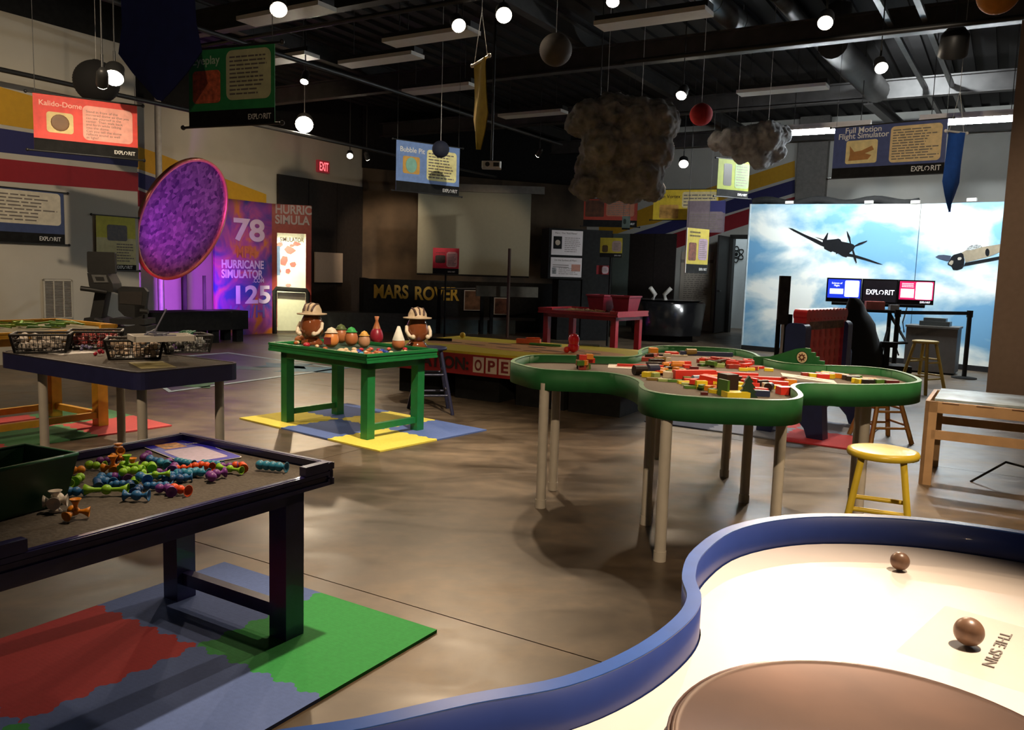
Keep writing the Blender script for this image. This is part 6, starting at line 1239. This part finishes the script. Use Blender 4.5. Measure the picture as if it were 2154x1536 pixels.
# ================================================================ WHITE CLOVER TABLE IN FRONT
ZW = .68
wo = [(-0.18, 1.01), (-0.04, 1.08), (0.1, 1.14), (0.22, 1.24), (0.32, 1.37), (0.37, 1.48), (0.385, 1.6), (0.44, 1.75), (0.57, 1.93), (0.77, 2.04), (1.02, 2.05), (1.22, 1.98), (1.40, 1.86), (1.50, 1.68), (1.50, 1.48), (1.46, 1.3), (1.5, 1.1), (1.6, .92), (1.52, .72), (1.25, .62), (.95, .62), (.6, .66), (.3, .60), (.0, .52), (-.25, .55), (-.42, .72), (-.38, .92)]
ws = spline(wo, 5)[::-1]
t = thing('gravity_table', 'white topped clover table with a blue rim and bronze disc in front', 'table', (.6, 1.3, 0)); lw = [(x-.6, y-1.3) for x, y in ws]; n = len(lw)
M_WB = mat('rim_blue', (.020, .040, .18), .38, coat=.1, var=.06); M_WBT = mat('rim_blue_edge', (.012, .07, .30), .35)
MB().wallrib(lw[::-1], .60, .748, .026).build('rim', M_WB, t); MB().wallrib(lw[::-1], .748, .751, .027).build('rim_edge', M_WBT, t)
MB().add([(x*.99, y*.99, ZW) for x, y in lw]+[(x*.99, y*.99, ZW-.05) for x, y in lw], [tuple(range(n))[::-1], tuple(range(n, 2*n))]).build('table_surface', mat('laminate_white', (.73, .63, .545), .38, var=.02), t)
for x, y in ((-.55, -.45), (.55, .45), (0, -.2), (.7, -.4)): MB().cyl((x, y, 0), (x, y, .62), .03, n=14).build('leg', M_PVC, t)
M_BZ = mat('bronze_brushed', (.085, .043, .026), .36, .4, var=.25, scale=5)
ds = MB().lathe([(.285, ZW), (.285, ZW+.040), (.278, ZW+.044), (.272, ZW+.040), (.0005, ZW+.034)], n=72).build('spinning_disc', M_BZ, t); ds.location = (.515-.6, 1.02-1.3, 0)
MB().lathe([(.290, ZW+.001), (.290, ZW+.038), (.286, ZW+.042), (.284, ZW+.03)], n=72).build('disc_edge', mat('disc_edge_dark', (.07, .03, .02), .35, .3), t).location = (.515-.6, 1.02-1.3, 0)
q1, q2, q3 = fl(1962, 1268, ZW), fl(1884, 1371, ZW), fl(2101, 1441, ZW); ux = (q3-q2).normalized(); uy = Vector((-ux.y, ux.x, 0)); hl = (q1-q2).dot(uy)
lb = thing('printed_label', None, None, M=Matrix(((ux.x, uy.x, 0, q2.x-.6), (ux.y, uy.y, 0, q2.y-1.3), (0, 0, 1, ZW+.0004), (0, 0, 0, 1)))); lb.parent = t
MB().prism(rrect(0, 0, .36, hl, .006), 0, .0006).build('clear_sheet', mat('label_clear', (.66, .58, .48), .10, alpha=.10, var=.02), lb)
w0, w1 = fl(2106, 1330, ZW), fl(2074, 1384, ZW); wl = Matrix(((ux.x, uy.x), (ux.y, uy.y))).transposed() @ Vector(((w0-q2).x, (w0-q2).y)); wd_ = (w1-w0); an = math.atan2(wd_.dot(uy), wd_.dot(ux))
text('THE SPIN', lb, wl.x, wl.y, .0009, M_INK, width=wd_.length*1.25, height=.020, rot=(0, 0, an))
for px, py, r, lab in ((1893, 1181, .0215, 'small brown wooden ball lying near the far blue rim'), (2038, 1330, .0265, 'brown wooden ball lying on the clear label of the white table')):
    p = fl(px, py, ZW+r); t = thing('wooden_ball', lab, 'ball', (p.x, p.y, ZW+r+(.0012 if r > .025 else .0006)), group='wooden balls')
    MB().sph((0, 0, 0), r, 32, 18).build('sphere', mat('wood_brown', (.20, .11, .065), .35, .1, var=.2, scale=40), t)
# ================================================================ fit lettering to its measured size
bpy.context.view_layer.update()
for o, wd, hh in FIT:
    d = o.dimensions; bw, bh = d.x, d.y
    if bw > 1e-6:
        sx = (wd/bw) if wd else None; sy = (hh/bh) if (hh and bh > 1e-6) else None
        sx = sx if sx else sy; sy = sy if sy else sx; o.scale = (sx, sy, 1)
# lettering becomes plain meshes
bpy.context.view_layer.update(); dg = bpy.context.evaluated_depsgraph_get()
for o in [o for o in col.objects if o.type == 'FONT']:
    me = bpy.data.meshes.new_from_object(o.evaluated_get(dg)); nm = o.name.split('.')[0]; loc, rot, sc, par = o.location.copy(), o.rotation_euler.copy(), o.scale.copy(), o.parent
    bpy.data.objects.remove(o, do_unlink=True); n_ = bpy.data.objects.new(nm, me); col.objects.link(n_); n_.parent = par; n_.location = loc; n_.rotation_euler = rot; n_.scale = sc
for o in col.objects:
    if o.name.split('.')[0] in ('body_text', 'poster_text', 'screen_text', 'title_text', 'louvres', 'basket_mesh', 'writing'): o['kind'] = 'stuff'
